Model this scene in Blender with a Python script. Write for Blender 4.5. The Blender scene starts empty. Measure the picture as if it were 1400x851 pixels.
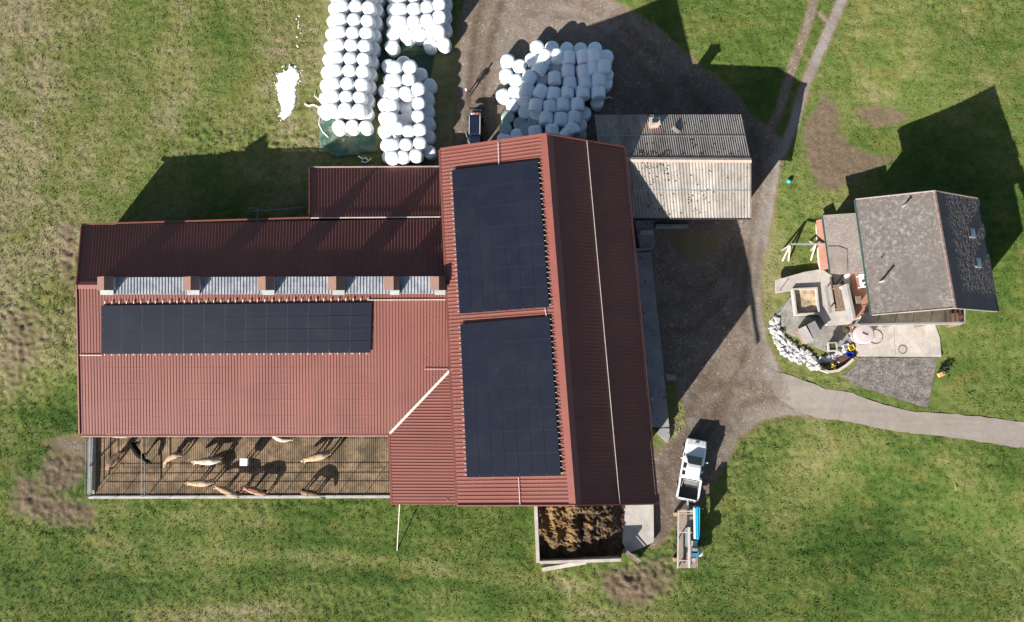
import bpy, bmesh, math, random
import numpy as np
from mathutils import Vector, Matrix, noise
random.seed(7)
C = bpy.context.scene
COL = C.collection

# ------------------------------------------------------------------ camera
PITCH, ROLL, FOC, HC = math.radians(6.3), math.radians(2.5), 1200.0, 79.0
ROT = (Matrix.Rotation(PITCH, 3, 'X') @ Matrix.Rotation(ROLL, 3, 'Y'))
cd = bpy.data.cameras.new('camera'); cam = bpy.data.objects.new('camera', cd); COL.objects.link(cam)
cd.sensor_fit = 'HORIZONTAL'; cd.sensor_width = 36; cd.lens = FOC / 1400 * 36
cd.clip_start = 1; cd.clip_end = 3000
cam.matrix_world = Matrix.Translation((0, 0, HC)) @ ROT.to_4x4()
C.camera = cam
# ------------------------------------------------------------------ light
SUN_EL, SUN_AZ = math.radians(22.5), math.radians(36.5)      # shadows run towards this azimuth (from +Y to +X)
w = bpy.data.worlds.new('World'); C.world = w; w.use_nodes = True
nt = w.node_tree; bg = nt.nodes['Background']; sky = nt.nodes.new('ShaderNodeTexSky')
sky.sky_type = 'NISHITA'; sky.sun_disc = False; sky.sun_elevation = SUN_EL; sky.sun_rotation = SUN_AZ + math.pi
nt.links.new(sky.outputs[0], bg.inputs[0]); bg.inputs[1].default_value = 0.05
sl = bpy.data.lights.new('sun', 'SUN'); sl.energy = 5.0; sl.angle = math.radians(0.5); sl.color = (1, .95, .88)
so = bpy.data.objects.new('sun', sl); COL.objects.link(so)
SD = Vector((math.sin(SUN_AZ) * math.cos(SUN_EL), math.cos(SUN_AZ) * math.cos(SUN_EL), -math.sin(SUN_EL)))
so.rotation_euler = SD.to_track_quat('-Z', 'Y').to_euler()
C.view_settings.view_transform = 'Standard'; C.view_settings.look = 'None'
C.view_settings.exposure = 1.3; C.view_settings.gamma = 1

# ------------------------------------------------------------------ surveying helpers (photo position -> place in the world)
def W(u, v, z):
    d = ROT @ Vector((u - 700, 425.5 - v, -FOC)); t = (z - HC) / d.z
    return Vector((0, 0, HC)) + d * t
GP = [(300,640,0),(140,660,0),(530,650,0),(0,650,.2),(0,400,.8),(0,100,.9),(232,200,.9),(165,290,.6),(100,330,.6),(350,250,.5),(430,260,.2),
      (350,60,1.2),(480,40,1.1),(480,170,.7),(560,40,1.1),(560,200,.7),(640,130,.6),(640,20,1.2),(760,130,.8),(740,20,1.8),(889,3,3.),(950,95,3.0),
      (1060,92,3.1),(1088,111,3.1),(1085,200,2.0),(1040,200,1.9),(1130,10,3.7),(1300,10,3.8),(1400,100,4),(1332,130,3.6),(1210,190,2.2),(1150,230,1.9),(1380,190,3.4),(1400,300,2.6),
      (1250,330,1.5),(1150,400,1.2),(1100,420,.9),(1120,480,.8),(1230,470,1.),(1230,520,.7),(1380,450,1.6),(1380,560,.6),(1060,260,1.1),(1037,412,-.4),(1000,300,.1),
      (930,400,-.3),(930,540,-.2),(1000,520,-.4),(1080,520,-.1),(1250,580,.2),(1400,610,.4),(945,640,-.2),(940,740,-.4),(1200,720,-1.),(1400,800,-1.2),(1050,800,-1.),
      (800,740,-.1),(850,830,-.6),(650,740,-.2),(500,800,-.5),(200,800,-.4),(0,820,-.2),(750,430,0),(600,400,0),(300,400,0),(920,250,.1),(860,180,1.1),(1000,180,1.9),
      (-150,400,1),(-150,0,1.2),(400,-120,1.8),(900,-150,5),(1300,-150,6),(1560,100,6),(1560,400,3),(1560,700,-.5),(1200,980,-2),(600,980,-1.2),(0,980,-.8)]
_gp = np.array([[*W(u, v, g)[:2], g] for u, v, g in GP])
def ground_np(X, Y):
    X = np.asarray(X, float); Y = np.asarray(Y, float)
    num = np.zeros_like(X); den = np.zeros_like(X)
    for x, y, g in _gp:
        d2 = (X - x) ** 2 + (Y - y) ** 2
        ww = np.exp(-d2 / (2 * 4.2 ** 2)) + 2e-3 * np.exp(-d2 / (2 * 14. ** 2)) + 1e-5 / (1 + d2 / 900)
        num += ww * g; den += ww
    return num / den
def gz(x, y): return float(ground_np(x, y))
def G(u, v, dz=0.):
    z = 0.
    for _ in range(5):
        p = W(u, v, z); z = gz(p.x, p.y) + dz
    return W(u, v, z)
def plane(a, b, c):
    n = (b - a).cross(c - a).normalized()
    if n.z < 0: n = -n
    return a, n
def onpl(u, v, pl, off=0.):
    a, n = pl; a = a + n * off
    d = ROT @ Vector((u - 700, 425.5 - v, -FOC)); o = Vector((0, 0, HC))
    return o + d * ((a - o).dot(n) / d.dot(n))

# ------------------------------------------------------------------ materials
MATS = {}
def rgb(r, g, b):      # sRGB 0-255 -> linear
    f = lambda c: (c / 255 / 12.92) if c < 10 else ((c / 255 + .055) / 1.055) ** 2.4
    return (f(r), f(g), f(b))
class N:
    def __init__(s, name):
        s.m = bpy.data.materials.new(name); s.m.use_nodes = True; s.t = s.m.node_tree
        s.b = s.t.nodes['Principled BSDF']; s.o = s.t.nodes['Material Output']
    def n(s, typ, **k):
        x = s.t.nodes.new('ShaderNode' + typ)
        for a, b in k.items(): setattr(x, a, b)
        return x
    def l(s, a, b): s.t.links.new(a, b)
    def coord(s, kind='Object', rotz=0, scale=(1,1,1)):
        if kind == 'World': c = s.n('NewGeometry').outputs['Position']
        else: c = s.n('TexCoord').outputs[kind]
        mp = s.n('Mapping'); s.l(c, mp.inputs[0]); mp.inputs['Scale'].default_value = scale; mp.inputs['Rotation'].default_value = (0,0,rotz)
        return mp.outputs[0]
    def noise(s, sc, det=4, rough=.6, vec=None, dist=0):
        x = s.n('TexNoise'); x.inputs['Scale'].default_value = sc; x.inputs['Detail'].default_value = det
        x.inputs['Roughness'].default_value = rough; x.inputs['Distortion'].default_value = dist
        if vec is None: vec = s.coord('World')
        s.l(vec, x.inputs['Vector']); return x.outputs['Fac']
    def ramp(s, fac, stops, interp='LINEAR'):
        x = s.n('ValToRGB'); x.color_ramp.interpolation = interp; e = x.color_ramp.elements
        while len(e) < len(stops): e.new(.5)
        for i, (p, c) in enumerate(stops):
            e[i].position = p; e[i].color = (*c, 1) if not isinstance(c, (int, float)) else (c, c, c, 1)
        s.l(fac, x.inputs[0]); return x.outputs[0]
    def mix(s, f, a, b, mode='MIX'):
        x = s.n('Mix', data_type='RGBA', blend_type=mode)
        for v, i in ((f, 0), (a, 6), (b, 7)):
            if isinstance(v, (int, float)): x.inputs[i].default_value = v if i == 0 else (v, v, v, 1)
            elif isinstance(v, tuple): x.inputs[i].default_value = (*v[:3], 1)
            else: s.l(v, x.inputs[i])
        return x.outputs[2]
    def math(s, op, a, b=0., c=0., clamp=False):
        x = s.n('Math', operation=op, use_clamp=clamp)
        for i, v in enumerate((a, b, c)):
            if isinstance(v, (int, float)): x.inputs[i].default_value = v
            else: s.l(v, x.inputs[i])
        return x.outputs[0]
    def attr(s, name):
        return s.n('Attribute', attribute_name=name).outputs['Fac']
    def bump(s, h, st=.5, dist=.05):
        x = s.n('Bump'); x.inputs['Strength'].default_value = st; x.inputs['Distance'].default_value = dist
        s.l(h, x.inputs['Height']); s.l(x.outputs[0], s.b.inputs['Normal'])
    def col(s, c, rough=.8, metal=0, spec=None):
        if isinstance(c, tuple): s.b.inputs['Base Color'].default_value = (*c[:3], 1)
        else: s.l(c, s.b.inputs['Base Color'])
        s.b.inputs['Roughness'].default_value = rough; s.b.inputs['Metallic'].default_value = metal
        if spec is not None: s.b.inputs['Specular IOR Level'].default_value = spec
        return s.m
def mat(name, c, rough=.8, metal=0, var=.25, sc=1.5, fine=.15, fsc=12, bump=0, bsc=20, stain=None, stain_sc=.6, stain_at=(.55,.7), rnd=0, spec=None):
    if name in MATS: return MATS[name]
    s = N(name); cc = tuple(c)
    a = s.ramp(s.noise(sc), [(.3, 1 - var), (.7, 1 + var * .6)])
    col = s.mix(1., cc, a, 'MULTIPLY')
    if fine: col = s.mix(1., col, s.ramp(s.noise(fsc, 3), [(.3, 1 - fine), (.7, 1 + fine)]), 'MULTIPLY')
    if rnd:
        r = s.n('ObjectInfo').outputs['Random']
        col = s.mix(1., col, s.ramp(r, [(0, 1 - rnd), (1, 1 + rnd)]), 'MULTIPLY')
    if stain: col = s.mix(s.ramp(s.noise(stain_sc, 6, .7), [(stain_at[0], 0.), (stain_at[1], 1.)]), col, tuple(stain))
    s.col(col, rough, metal, spec)
    if bump: s.bump(s.noise(bsc, 3), bump, .02)
    MATS[name] = s.m; return s.m

RED = rgb(158, 80, 70)
def mk_roof():
    s = N('red_trapezoidal_steel'); P = s.coord('World')
    c = s.mix(1., (.168, .060, .048), s.ramp(s.n('ObjectInfo').outputs['Random'], [(0, .93), (1, 1.07)]), 'MULTIPLY')
    c = s.mix(s.ramp(s.noise(.13, 4, .6, P, .6), [(.42, 0.), (.68, .35)]), c, (.225, .090, .070))
    c = s.mix(s.ramp(s.noise(.3, 5, .7, P, .4), [(.5, 0.), (.75, .40)]), c, (.12, .045, .042))
    c = s.mix(s.ramp(s.noise(5, 6, .8, P), [(.60, 0.), (.75, .30)]), c, (.28, .17, .15))
    s.col(c, .48, 0, .3); return s.m
M_roof = mk_roof()
M_trim = mat('red_roof_trim', (.195, .063, .048), .45, var=.08)
M_white_strip = mat('pale_metal_strip', (.50, .46, .41), .4, var=.15, sc=3)
M_zinc = mat('zinc_metal', (.34, .36, .37), .4, .4, var=.2)
M_fascia = mat('weathered_gutter', (.36, .29, .26), .6, var=.2)
M_galv = mat('galvanised_steel', (.42, .43, .43), .45, .3, var=.2)
M_dark = mat('dark_metal', (.03, .03, .035), .5)
M_black = mat('black_rubber', (.018, .018, .02), .7)
M_woodwall = mat('weathered_boards', (.13, .085, .06), .85, var=.4, sc=3)
M_wallr = mat('plaster_wall', (.5, .47, .43), .9, stain=(.3, .27, .24))
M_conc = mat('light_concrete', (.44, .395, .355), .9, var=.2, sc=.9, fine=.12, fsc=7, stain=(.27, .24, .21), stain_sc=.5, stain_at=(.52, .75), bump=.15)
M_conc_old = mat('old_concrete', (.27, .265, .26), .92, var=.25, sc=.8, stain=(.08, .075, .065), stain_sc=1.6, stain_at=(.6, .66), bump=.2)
M_concd = mat('dark_concrete', (.2, .19, .18), .9, var=.3)
M_terra = mat('terracotta_tiles', (.33, .165, .115), .85, var=.15, fine=.12)
M_wood = mat('old_wood', (.2, .135, .095), .85, var=.35, sc=4)
M_woodl = mat('pale_wood', (.5, .42, .33), .8, var=.2, sc=4)
M_whitep = mat('white_paint', (.78, .79, .8), .3, var=.04, fine=.02, spec=.5)
M_glass = mat('dark_window_glass', (.012, .014, .017), .08, var=.1, fine=0, spec=.6)
M_blueglass = mat('skylight_glass', (.30, .36, .45), .15, var=.1, fine=0)
M_sand = mat('sand', (.42, .32, .21), .95, var=.35, sc=3, bump=.6, bsc=6, stain=(.2, .11, .07), stain_sc=2.5, stain_at=(.58, .66))
M_turq = mat('turquoise_paint', (.02, .42, .62), .35, var=.08)
M_blue = mat('blue_plastic', (.02, .06, .5), .4)
M_yellow = mat('yellow_plastic', (.7, .5, .03), .5)
M_orange = mat('orange_wood', (.6, .3, .13), .8)
M_trdeck = mat('pinkish_trailer_deck', (.27, .2, .17), .8, var=.25, sc=2)
M_greenf = mat('green_trim', (.035, .085, .07), .6)
M_net = mat('green_silage_net', (.05, .12, .085), .8, var=.5, sc=.9, fine=.3, stain=(.15, .17, .11), stain_sc=.9, stain_at=(.48, .58))
M_skin = mat('skin', (.45, .27, .2), .6); M_cloth1 = mat('purple_jacket', (.06, .03, .06), .9); M_cloth2 = mat('dark_trousers', (.02, .02, .03), .9); M_hair = mat('pale_cap', (.7, .7, .68), .8)
M_leaf = mat('dark_leaves', (.03, .06, .02), .8, var=.5, sc=5)
M_plastic = mat('white_bale_film', (.80, .81, .80), .30, var=.05, sc=3, fine=.04, rnd=.04, spec=.5)
M_shred = mat('white_plastic_strips', (.8, .8, .76), .6)

def mk_bale(name, c, stain):
    s = N(name); o = s.coord('Object', scale=(1, 1, .35))
    r = s.ramp(s.n('ObjectInfo').outputs['Random'], [(0, .90), (1, 1.04)])
    col = s.mix(1., tuple(c), r, 'MULTIPLY')
    wr = s.noise(7, 5, .65, o, 1.2)
    col = s.mix(s.ramp(wr, [(.52, 0.), (.72, .5)]), col, stain)
    s.col(col, .32, 0, .5); s.bump(wr, .35, .05); return s.m
M_bale = mk_bale('white_bale_film_wrapped', (.74, .76, .77), (.5, .55, .6))
M_bale_b = mk_bale('shade_tinted_bale_film', (.84, .90, .94), (.50, .58, .66))  # white film with the blue of the pile's shade mixed into its colour
M_bale_g = mk_bale('pale_green_bale_film', (.34, .43, .40), (.22, .29, .27))

# PV: black cells with fine lines in object space
def mk_pv():
    s = N('solar_cells'); uv = s.n('UVMap').outputs[0]
    sp = s.n('SeparateXYZ'); s.l(uv, sp.inputs[0])
    def lines(x, k, wd):
        f = s.math('FRACT', s.math('MULTIPLY', x, k)); return s.math('LESS_THAN', f, wd)
    g = s.math('MAXIMUM', lines(sp.outputs[0], 6, .05), lines(sp.outputs[1], 10, .04))
    r = s.ramp(s.n('ObjectInfo').outputs['Random'], [(0, .95), (1, 1.05)])
    base = s.mix(1., (.0085, .0105, .020), r, 'MULTIPLY')
    dust = s.ramp(s.noise(.5, 5, .7), [(.45, 0.), (.75, .25)]); base = s.mix(dust, base, (.03, .032, .038))
    col = s.mix(s.math('MULTIPLY', g, .25), base, (.025, .03, .042))
    s.col(col, .35, 0, .22); return s.m
M_pv = mk_pv()
M_pvf = mat('black_anodised_frame', (.02, .024, .034), .4, .3, var=.05)

def mk_ground():
    s = N('meadow_and_yard'); P = s.coord('World')
    n_b = s.noise(.12, 5, .6, P); n_m = s.noise(.9, 5, .65, P, .5); n_f = s.noise(4.5, 4, .7, P); n_ff = s.noise(14, 3, .7, P)
    dry = s.attr('dry'); gr = s.attr('gravel'); soil = s.attr('soil'); pale = s.attr('pale')
    # grass
    k = s.math('ADD', s.math('MULTIPLY_ADD', n_m, .7, -.35), s.math('MULTIPLY_ADD', n_f, .5, -.25))
    k = s.math('ADD', k, s.math('MULTIPLY_ADD', n_b, 1.3, -.65))
    st_ = s.noise(1.0, 3, .6, s.coord('World', rotz=.10, scale=(.07, 1.5, 1))); k = s.math('ADD', k, s.math('MULTIPLY_ADD', st_, .35, -.175))
    k = s.math('ADD', k, dry)
    grass = s.ramp(k, [(0, (.040, .078, .013)), (.28, (.082, .120, .026)), (.5, (.142, .155, .048)), (.72, (.222, .196, .104)), (1, (.255, .195, .125))])
    yel = s.ramp(s.noise(.35, 3, .5, s.coord('World', scale=(1, 1.3, 1))), [(.56, 0.), (.70, .55)])
    grass = s.mix(yel, grass, (.15, .138, .038))
    blk = s.ramp(n_ff, [(.28, .76), (.5, 1.), (.75, 1.2)]); grass = s.mix(1., grass, blk, 'MULTIPLY')
    # soil
    so_ = s.ramp(n_f, [(.3, (.095, .066, .045)), (.7, (.185, .132, .094))])
    so_ = s.mix(1., so_, s.ramp(n_ff, [(.3, .7), (.7, 1.25)]), 'MULTIPLY')
    ms = s.math('ADD', s.math('MULTIPLY', soil, .95), s.math('MULTIPLY_ADD', n_f, 1.5, -.75)); ms = s.math('ADD', ms, s.math('MULTIPLY_ADD', n_m, .5, -.25))
    c = s.mix(s.ramp(ms, [(.42, 0.), (.60, .92)]), grass, so_)
    # gravel
    g1 = s.ramp(s.noise(6, 5, .75, P), [(.3, (.105, .077, .056)), (.5, (.168, .128, .098)), (.72, (.27, .225, .18))])
    vor = s.n('TexVoronoi'); vor.inputs['Scale'].default_value = 7; s.l(P, vor.inputs['Vector'])
    peb = s.ramp(vor.outputs['Color'], [(.80, 0.), (.92, .55)])
    g1 = s.mix(peb, g1, (.42, .40, .37))
    g1 = s.mix(pale, g1, s.ramp(n_ff, [(.3, (.17, .155, .14)), (.7, (.34, .32, .30))]))
    g1 = s.mix(s.ramp(n_b, [(.45, 0.), (.6, .35)]), g1, (.075, .058, .046))
    mg = s.math('ADD', gr, s.math('MULTIPLY_ADD', n_f, .7, -.35)); mg = s.math('ADD', mg, s.math('MULTIPLY_ADD', n_m, .4, -.2))
    # worn dry grass beside the gravel
    edge = s.ramp(mg, [(.18, 0.), (.36, .8), (.5, .9)])
    c = s.mix(edge, c, s.ramp(n_ff, [(.3, (.11, .085, .045)), (.7, (.22, .175, .10))]))
    g1 = s.mix(s.math('MULTIPLY', s.attr('rut'), s.ramp(n_m, [(.3, .6), (.6, 1.)])), g1, s.ramp(n_ff, [(.3, (.062, .043, .030)), (.7, (.118, .086, .062))]))
    g1 = s.mix(s.ramp(s.noise(.5, 6, .75, P, .8), [(.52, 0.), (.64, .45)]), g1, s.ramp(n_ff, [(.3, (.15, .135, .12)), (.7, (.29, .265, .24))]))
    c = s.mix(s.ramp(mg, [(.46, 0.), (.56, 1.)]), c, g1)
    s.col(c, .95, 0, .15)
    h = s.math('ADD', s.math('MULTIPLY', n_f, 1.), s.math('MULTIPLY', n_ff, .5)); s.bump(h, .5, .10); return s.m
M_ground = mk_ground()
def mk_asph():
    s = N('pale_asphalt'); P = s.coord('World')
    c = s.ramp(s.noise(1.1, 6, .7), [(.3, (.215, .185, .158)), (.7, (.285, .25, .22))])
    c = s.mix(s.ramp(s.noise(.6, 5, .7, P, 1), [(.60, 0.), (.72, .45)]), c, (.17, .145, .125))
    c = s.mix(1., c, s.ramp(s.noise(16, 3, .7), [(.3, .87), (.7, 1.1)]), 'MULTIPLY')
    sp = s.n('SeparateXYZ'); s.l(P, sp.inputs[0]); x0 = W(1052, 520, 0).x; x1 = W(1100, 520, 0).x
    fd = s.math('MULTIPLY_ADD', s.math('SUBTRACT', sp.outputs[0], x0), -1. / (x1 - x0), 1.); fd = s.math('ADD', fd, s.math('MULTIPLY_ADD', s.noise(2.5, 6, .75, P), 1.6, -.8))
    c = s.mix(s.ramp(fd, [(.45, 0.), (.75, .9)]), c, s.ramp(s.noise(9, 4, .7), [(.3, (.11, .085, .065)), (.7, (.22, .185, .155))]))
    sp2 = s.noise(.8, 3, .5, s.coord('World', rotz=.12, scale=(.10, 1.6, 1))); c = s.mix(s.ramp(sp2, [(.5, 0.), (.65, .3)]), c, (.17, .145, .12))
    s.col(c, .92); s.bump(s.noise(18, 3), .15, .02); return s.m
M_asph = mk_asph()
def mk_fibre():
    s = N('weathered_fibre_cement'); P = s.coord('World', scale=(1, .25, 1))
    c = s.ramp(s.noise(2.2, 6, .7, P), [(.3, (.17, .15, .13)), (.7, (.32, .29, .26))])
    c = s.mix(1., c, s.ramp(s.n('ObjectInfo').outputs['Random'], [(0, .85), (1, 1.15)]), 'MULTIPLY')
    c = s.mix(s.ramp(s.noise(1.7, 6, .8), [(.62, 0.), (.68, .75)]), c, (.05, .045, .02))
    s.col(c, .9); return s.m
M_fibre = mk_fibre()
def mk_tile(name, a, b, lich, amt):
    s = N(name)
    c = s.ramp(s.noise(1.0, 6, .7), [(.3, a), (.7, b)])
    c = s.mix(1., c, s.ramp(s.noise(9, 3, .7), [(.3, .8), (.7, 1.2)]), 'MULTIPLY')
    l = s.ramp(s.noise(3.0, 7, .75, None, .4), [(.50, 0.), (.64, amt)])
    l2 = s.ramp(s.noise(.25, 2, .5), [(.35, .25), (.6, 1.)])
    c = s.mix(s.math('MULTIPLY', l, l2), c, lich)
    s.col(c, .9); return s.m
M_tile = mk_tile('grey_plain_tiles', (.118, .100, .090), (.172, .150, .136), (.40, .40, .38), .7)
M_tile2 = mk_tile('dark_plain_tiles', (.165, .135, .118), (.25, .21, .185), (.35, .35, .35), .0)
M_tile3 = mk_tile('pale_brown_tiles', (.22, .185, .165), (.31, .265, .24), (.42, .39, .36), .6)
def mk_poly():
    s = N('translucent_corrugated_sheet'); 
    c = s.ramp(s.noise(1.4, 4, .6), [(.3, (.19, .21, .25)), (.7, (.36, .37, .375))]); s.col(c, .3, 0, .4); return s.m
M_poly = mk_poly()
def mk_manure():
    s = N('straw_manure')
    c = s.ramp(s.noise(1.6, 7, .8, None, .8), [(.28, (.02, .012, .007)), (.48, (.06, .036, .018)), (.62, (.14, .088, .042)), (.78, (.30, .19, .085))])
    c = s.mix(s.ramp(s.noise(.35, 2), [(.5, 0.), (.65, .55)]), c, s.ramp(s.noise(8, 4), [(.3, (.16, .09, .03)), (.7, (.46, .27, .09))]))
    s.col(c, .95); s.bump(s.noise(9, 5, .8), .9, .15); return s.m
M_manure = mk_manure()
def mk_slat():
    s = N('soiled_slatted_floor')
    c = s.ramp(s.noise(.9, 6, .75), [(.3, (.17, .115, .066)), (.5, (.28, .19, .112)), (.72, (.38, .27, .165))])
    c = s.mix(s.ramp(s.noise(.6, 6, .75), [(.42, 0.), (.58, .85)]), c, (.095, .068, .036)); s.col(c, .85); return s.m
M_slat = mk_slat()
def mk_cow(name, a, b, pale):
    s = N(name); o = s.coord('Object')
    sp = s.n('SeparateXYZ'); s.l(o, sp.inputs[0])
    c = s.ramp(s.noise(2.2, 3, .5, o), [(.35, a), (.65, b)])
    k = s.ramp(s.math('ADD', sp.outputs[0], s.math('MULTIPLY_ADD', s.noise(4, 3, .5, o), .5, -.25)), [(.0, 1.), (.25, 0.)])
    c = s.mix(s.math('MULTIPLY', k, .25), c, pale); s.col(c, .9, 0, .1); return s.m
M_cow = {'tan': mk_cow('tan_cow_hide', (.28, .185, .11), (.44, .305, .19), (.5, .38, .3)), 'pale': mk_cow('pale_cow_hide', (.38, .29, .22), (.50, .40, .31), (.8, .75, .7)),
         'black': mk_cow('black_cow_hide', (.006, .005, .005), (.014, .011, .010), (.012, .012, .012)), 'brown': mk_cow('brown_cow_hide', (.10, .06, .04), (.20, .125, .085), (.25, .17, .12)),
         'rust': mk_cow('rusty_cow_hide', (.24, .12, .08), (.36, .20, .135), (.4, .28, .2))}
M_lime = mat('white_lime_powder', (.8, .8, .78), .95, var=.05, fine=.1, bump=.5, bsc=9)
M_rock = mat('white_limestone', (.46, .46, .45), .9, var=.2, sc=2, fine=.2, fsc=8, bump=.7, bsc=5, stain=(.20, .20, .19), stain_sc=2.5, stain_at=(.50, .62), rnd=.35)
M_gravd = mat('dark_grey_gravel', (.16, .142, .13), .95, var=.5, sc=1.6, fine=.6, fsc=7, bump=.6, bsc=12, stain=(.08, .07, .055), stain_sc=.7, stain_at=(.55, .75))

# ------------------------------------------------------------------ mesh helpers
class MB:
    def __init__(s): s.v = []; s.f = []
    def add(s, vs, fs):
        o = len(s.v); s.v.extend(Vector(p) for p in vs); s.f.extend(tuple(i + o for i in f) for f in fs); return s
    def quad(s, a, b, c, d): return s.add([a, b, c, d], [(0, 1, 2, 3)])
    def hexa(s, bot, top):
        n = len(bot); fs = [tuple(range(n))[::-1], tuple(range(n, 2 * n))] + [(i, (i + 1) % n, n + (i + 1) % n, n + i) for i in range(n)]
        return s.add(list(bot) + list(top), fs)
    def box(s, c, size, rz=0, M=None):
        x, y, z = (k / 2 for k in size); R = Matrix.Rotation(rz, 3, 'Z') if M is None else M; c = Vector(c)
        b = [c + R @ Vector(p) for p in ((-x,-y,-z),(x,-y,-z),(x,y,-z),(-x,y,-z))]; t = [c + R @ Vector(p) for p in ((-x,-y,z),(x,-y,z),(x,y,z),(-x,y,z))]
        return s.hexa(b, t)
    def bar(s, a, b, wd, ht=None, up=Vector((0, 0, 1))):
        a = Vector(a); b = Vector(b); ht = ht or wd; d = (b - a).normalized()
        if abs(d.dot(up)) > .98: up = Vector((1, 0, 0))
        x = d.cross(up).normalized() * wd / 2; y = x.cross(d).normalized() * ht / 2
        return s.hexa([a - x - y, a + x - y, a + x + y, a - x + y], [b - x - y, b + x - y, b + x + y, b - x + y])
    def tube(s, pts, r, n=8):
        pts = [Vector(p) for p in pts]; rs = r if isinstance(r, (list, tuple)) else [r] * len(pts); vs = []; fs = []
        for i, p in enumerate(pts):
            d = (pts[min(i + 1, len(pts) - 1)] - pts[max(i - 1, 0)]).normalized(); up = Vector((0, 0, 1)) if abs(d.z) < .95 else Vector((1, 0, 0))
            x = d.cross(up).normalized(); y = x.cross(d)
            vs += [p + (x * math.cos(2 * math.pi * k / n) + y * math.sin(2 * math.pi * k / n)) * rs[i] for k in range(n)]
        for i in range(len(pts) - 1):
            for k in range(n): fs.append((i * n + k, i * n + (k + 1) % n, (i + 1) * n + (k + 1) % n, (i + 1) * n + k))
        fs += [tuple(range(n))[::-1], tuple(range((len(pts) - 1) * n, len(pts) * n))]
        return s.add(vs, fs)
    def lathe(s, prof, n=24, M=None):   # prof: (r,z)
        vs = []; fs = []
        for r, z in prof: vs += [Vector((r * math.cos(2 * math.pi * k / n), r * math.sin(2 * math.pi * k / n), z)) for k in range(n)]
        if M is not None: vs = [M @ v for v in vs]
        for i in range(len(prof) - 1):
            for k in range(n): fs.append((i * n + k, i * n + (k + 1) % n, (i + 1) * n + (k + 1) % n, (i + 1) * n + k))
        fs += [tuple(range(n))[::-1], tuple(range((len(prof) - 1) * n, len(prof) * n))]
        return s.add(vs, fs)
    def loft(s, secs):   # equal length loops
        n = len(secs[0]); vs = [p for q in secs for p in q]; fs = [(i * n + k, i * n + (k + 1) % n, (i + 1) * n + (k + 1) % n, (i + 1) * n + k) for i in range(len(secs) - 1) for k in range(n)]
        fs += [tuple(range(n))[::-1], tuple(range((len(secs) - 1) * n, len(secs) * n))]
        return s.add(vs, fs)
    def slab(s, pts, th):   # polygon top face at pts, thickness th downwards
        return s.hexa([Vector(p) - Vector((0, 0, th)) for p in pts], pts)
    def mesh(s, name, m, org=Vector((0, 0, 0)), smooth=False):
        me = bpy.data.meshes.new(name); me.from_pydata([tuple(v - org) for v in s.v], [], s.f)
        bm = bmesh.new(); bm.from_mesh(me); bmesh.ops.recalc_face_normals(bm, faces=bm.faces); bm.to_mesh(me); bm.free()
        if smooth: me.polygons.foreach_set('use_smooth', [True] * len(me.polygons))
        if m: me.materials.append(m)
        return me
    def build(s, name, m, parent=None, smooth=False, local=False, **tags):
        org = Vector((0, 0, 0)) if (parent is None or local) else root_loc(parent)
        o = bpy.data.objects.new(name, s.mesh(name, m, org, smooth)); COL.objects.link(o)
        if parent is not None: o.parent = parent
        for k, v in tags.items(): o[k] = v
        return o
def root_loc(o):
    l = Vector((0, 0, 0))
    while o is not None: l += o.location; o = o.parent
    return l
def thing(name, label, cat, loc=(0, 0, 0), rz=0, group=None):
    o = bpy.data.objects.new(name, None); COL.objects.link(o); o.location = loc; o.rotation_euler = (0, 0, rz); o.empty_display_size = .3
    o['label'] = label; o['category'] = cat
    if group: o['group'] = group
    return o
def tag(o, label, cat, group=None):
    o['label'] = label; o['category'] = cat
    if group: o['group'] = group
    return o
def copy_tree(o, parent=None):
    c = o.copy(); COL.objects.link(c)
    if parent is not None: c.parent = parent
    for ch in o.children: copy_tree(ch, c)
    return c
def lerp(a, b, t): return a + (b - a) * t
def ribbed(top, bot, spacing, amp, name, m, parent, per=4, style='trap', lift=0.0, th=.03, s0=0., s1=1.):
    """corrugated roof: top(s), bot(s) give eave-parallel edges; ribs run from top to bottom; split into sheets"""
    L = (bot(1.) - bot(0.)).length * .5 + (top(1.) - top(0.)).length * .5
    n = max(1, round(L / spacing)); a, b, c = top(.5), bot(.5), top(.51)
    nor = (b - a).cross(c - a).normalized()
    if nor.z < 0: nor = -nor
    if style == 'trap': prof = [(0, 0), (.58, 0), (.68, 1), (.90, 1)]
    elif style == 'thin': prof = [(0, 0), (.73, 0), (.79, 1), (.92, 1)]
    elif style == 'sine': prof = [(k / 6, .5 - .5 * math.cos(2 * math.pi * k / 6)) for k in range(6)]
    objs = []
    for i0 in range(0, n, per):
        i1 = min(n, i0 + per); S = []
        for i in range(i0, i1): S += [((i + f) / n, h) for f, h in prof]
        S.append((i1 / n, prof[0][1]))
        mb = MB(); vs = []; fs = []
        for s_, h in S:
            vs += [top(s_) + nor * (h * amp + lift), bot(s_) + nor * (h * amp + lift)]
        for k in range(len(S) - 1): fs.append((2 * k, 2 * k + 1, 2 * k + 3, 2 * k + 2))
        mb.add(vs, fs)
        sa, sb = S[0][0], S[-1][0]
        mb.quad(top(sa) - nor * th, bot(sa) - nor * th, bot(sb) - nor * th, top(sb) - nor * th)
        mb.quad(bot(sa) - nor * th, bot(sa) + nor * lift, bot(sb) + nor * lift, bot(sb) - nor * th)
        objs.append(mb.build(name, m, parent))
    return nor
def poly(pts, vals):   # piecewise linear function through pts at params vals
    def f(s):
        s = min(max(s, vals[0]), vals[-1])
        for i in range(len(vals) - 1):
            if s <= vals[i + 1]:
                return lerp(pts[i], pts[i + 1], (s - vals[i]) / (vals[i + 1] - vals[i]))
    return f
def line(a, b): return lambda s: lerp(a, b, s)
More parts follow.
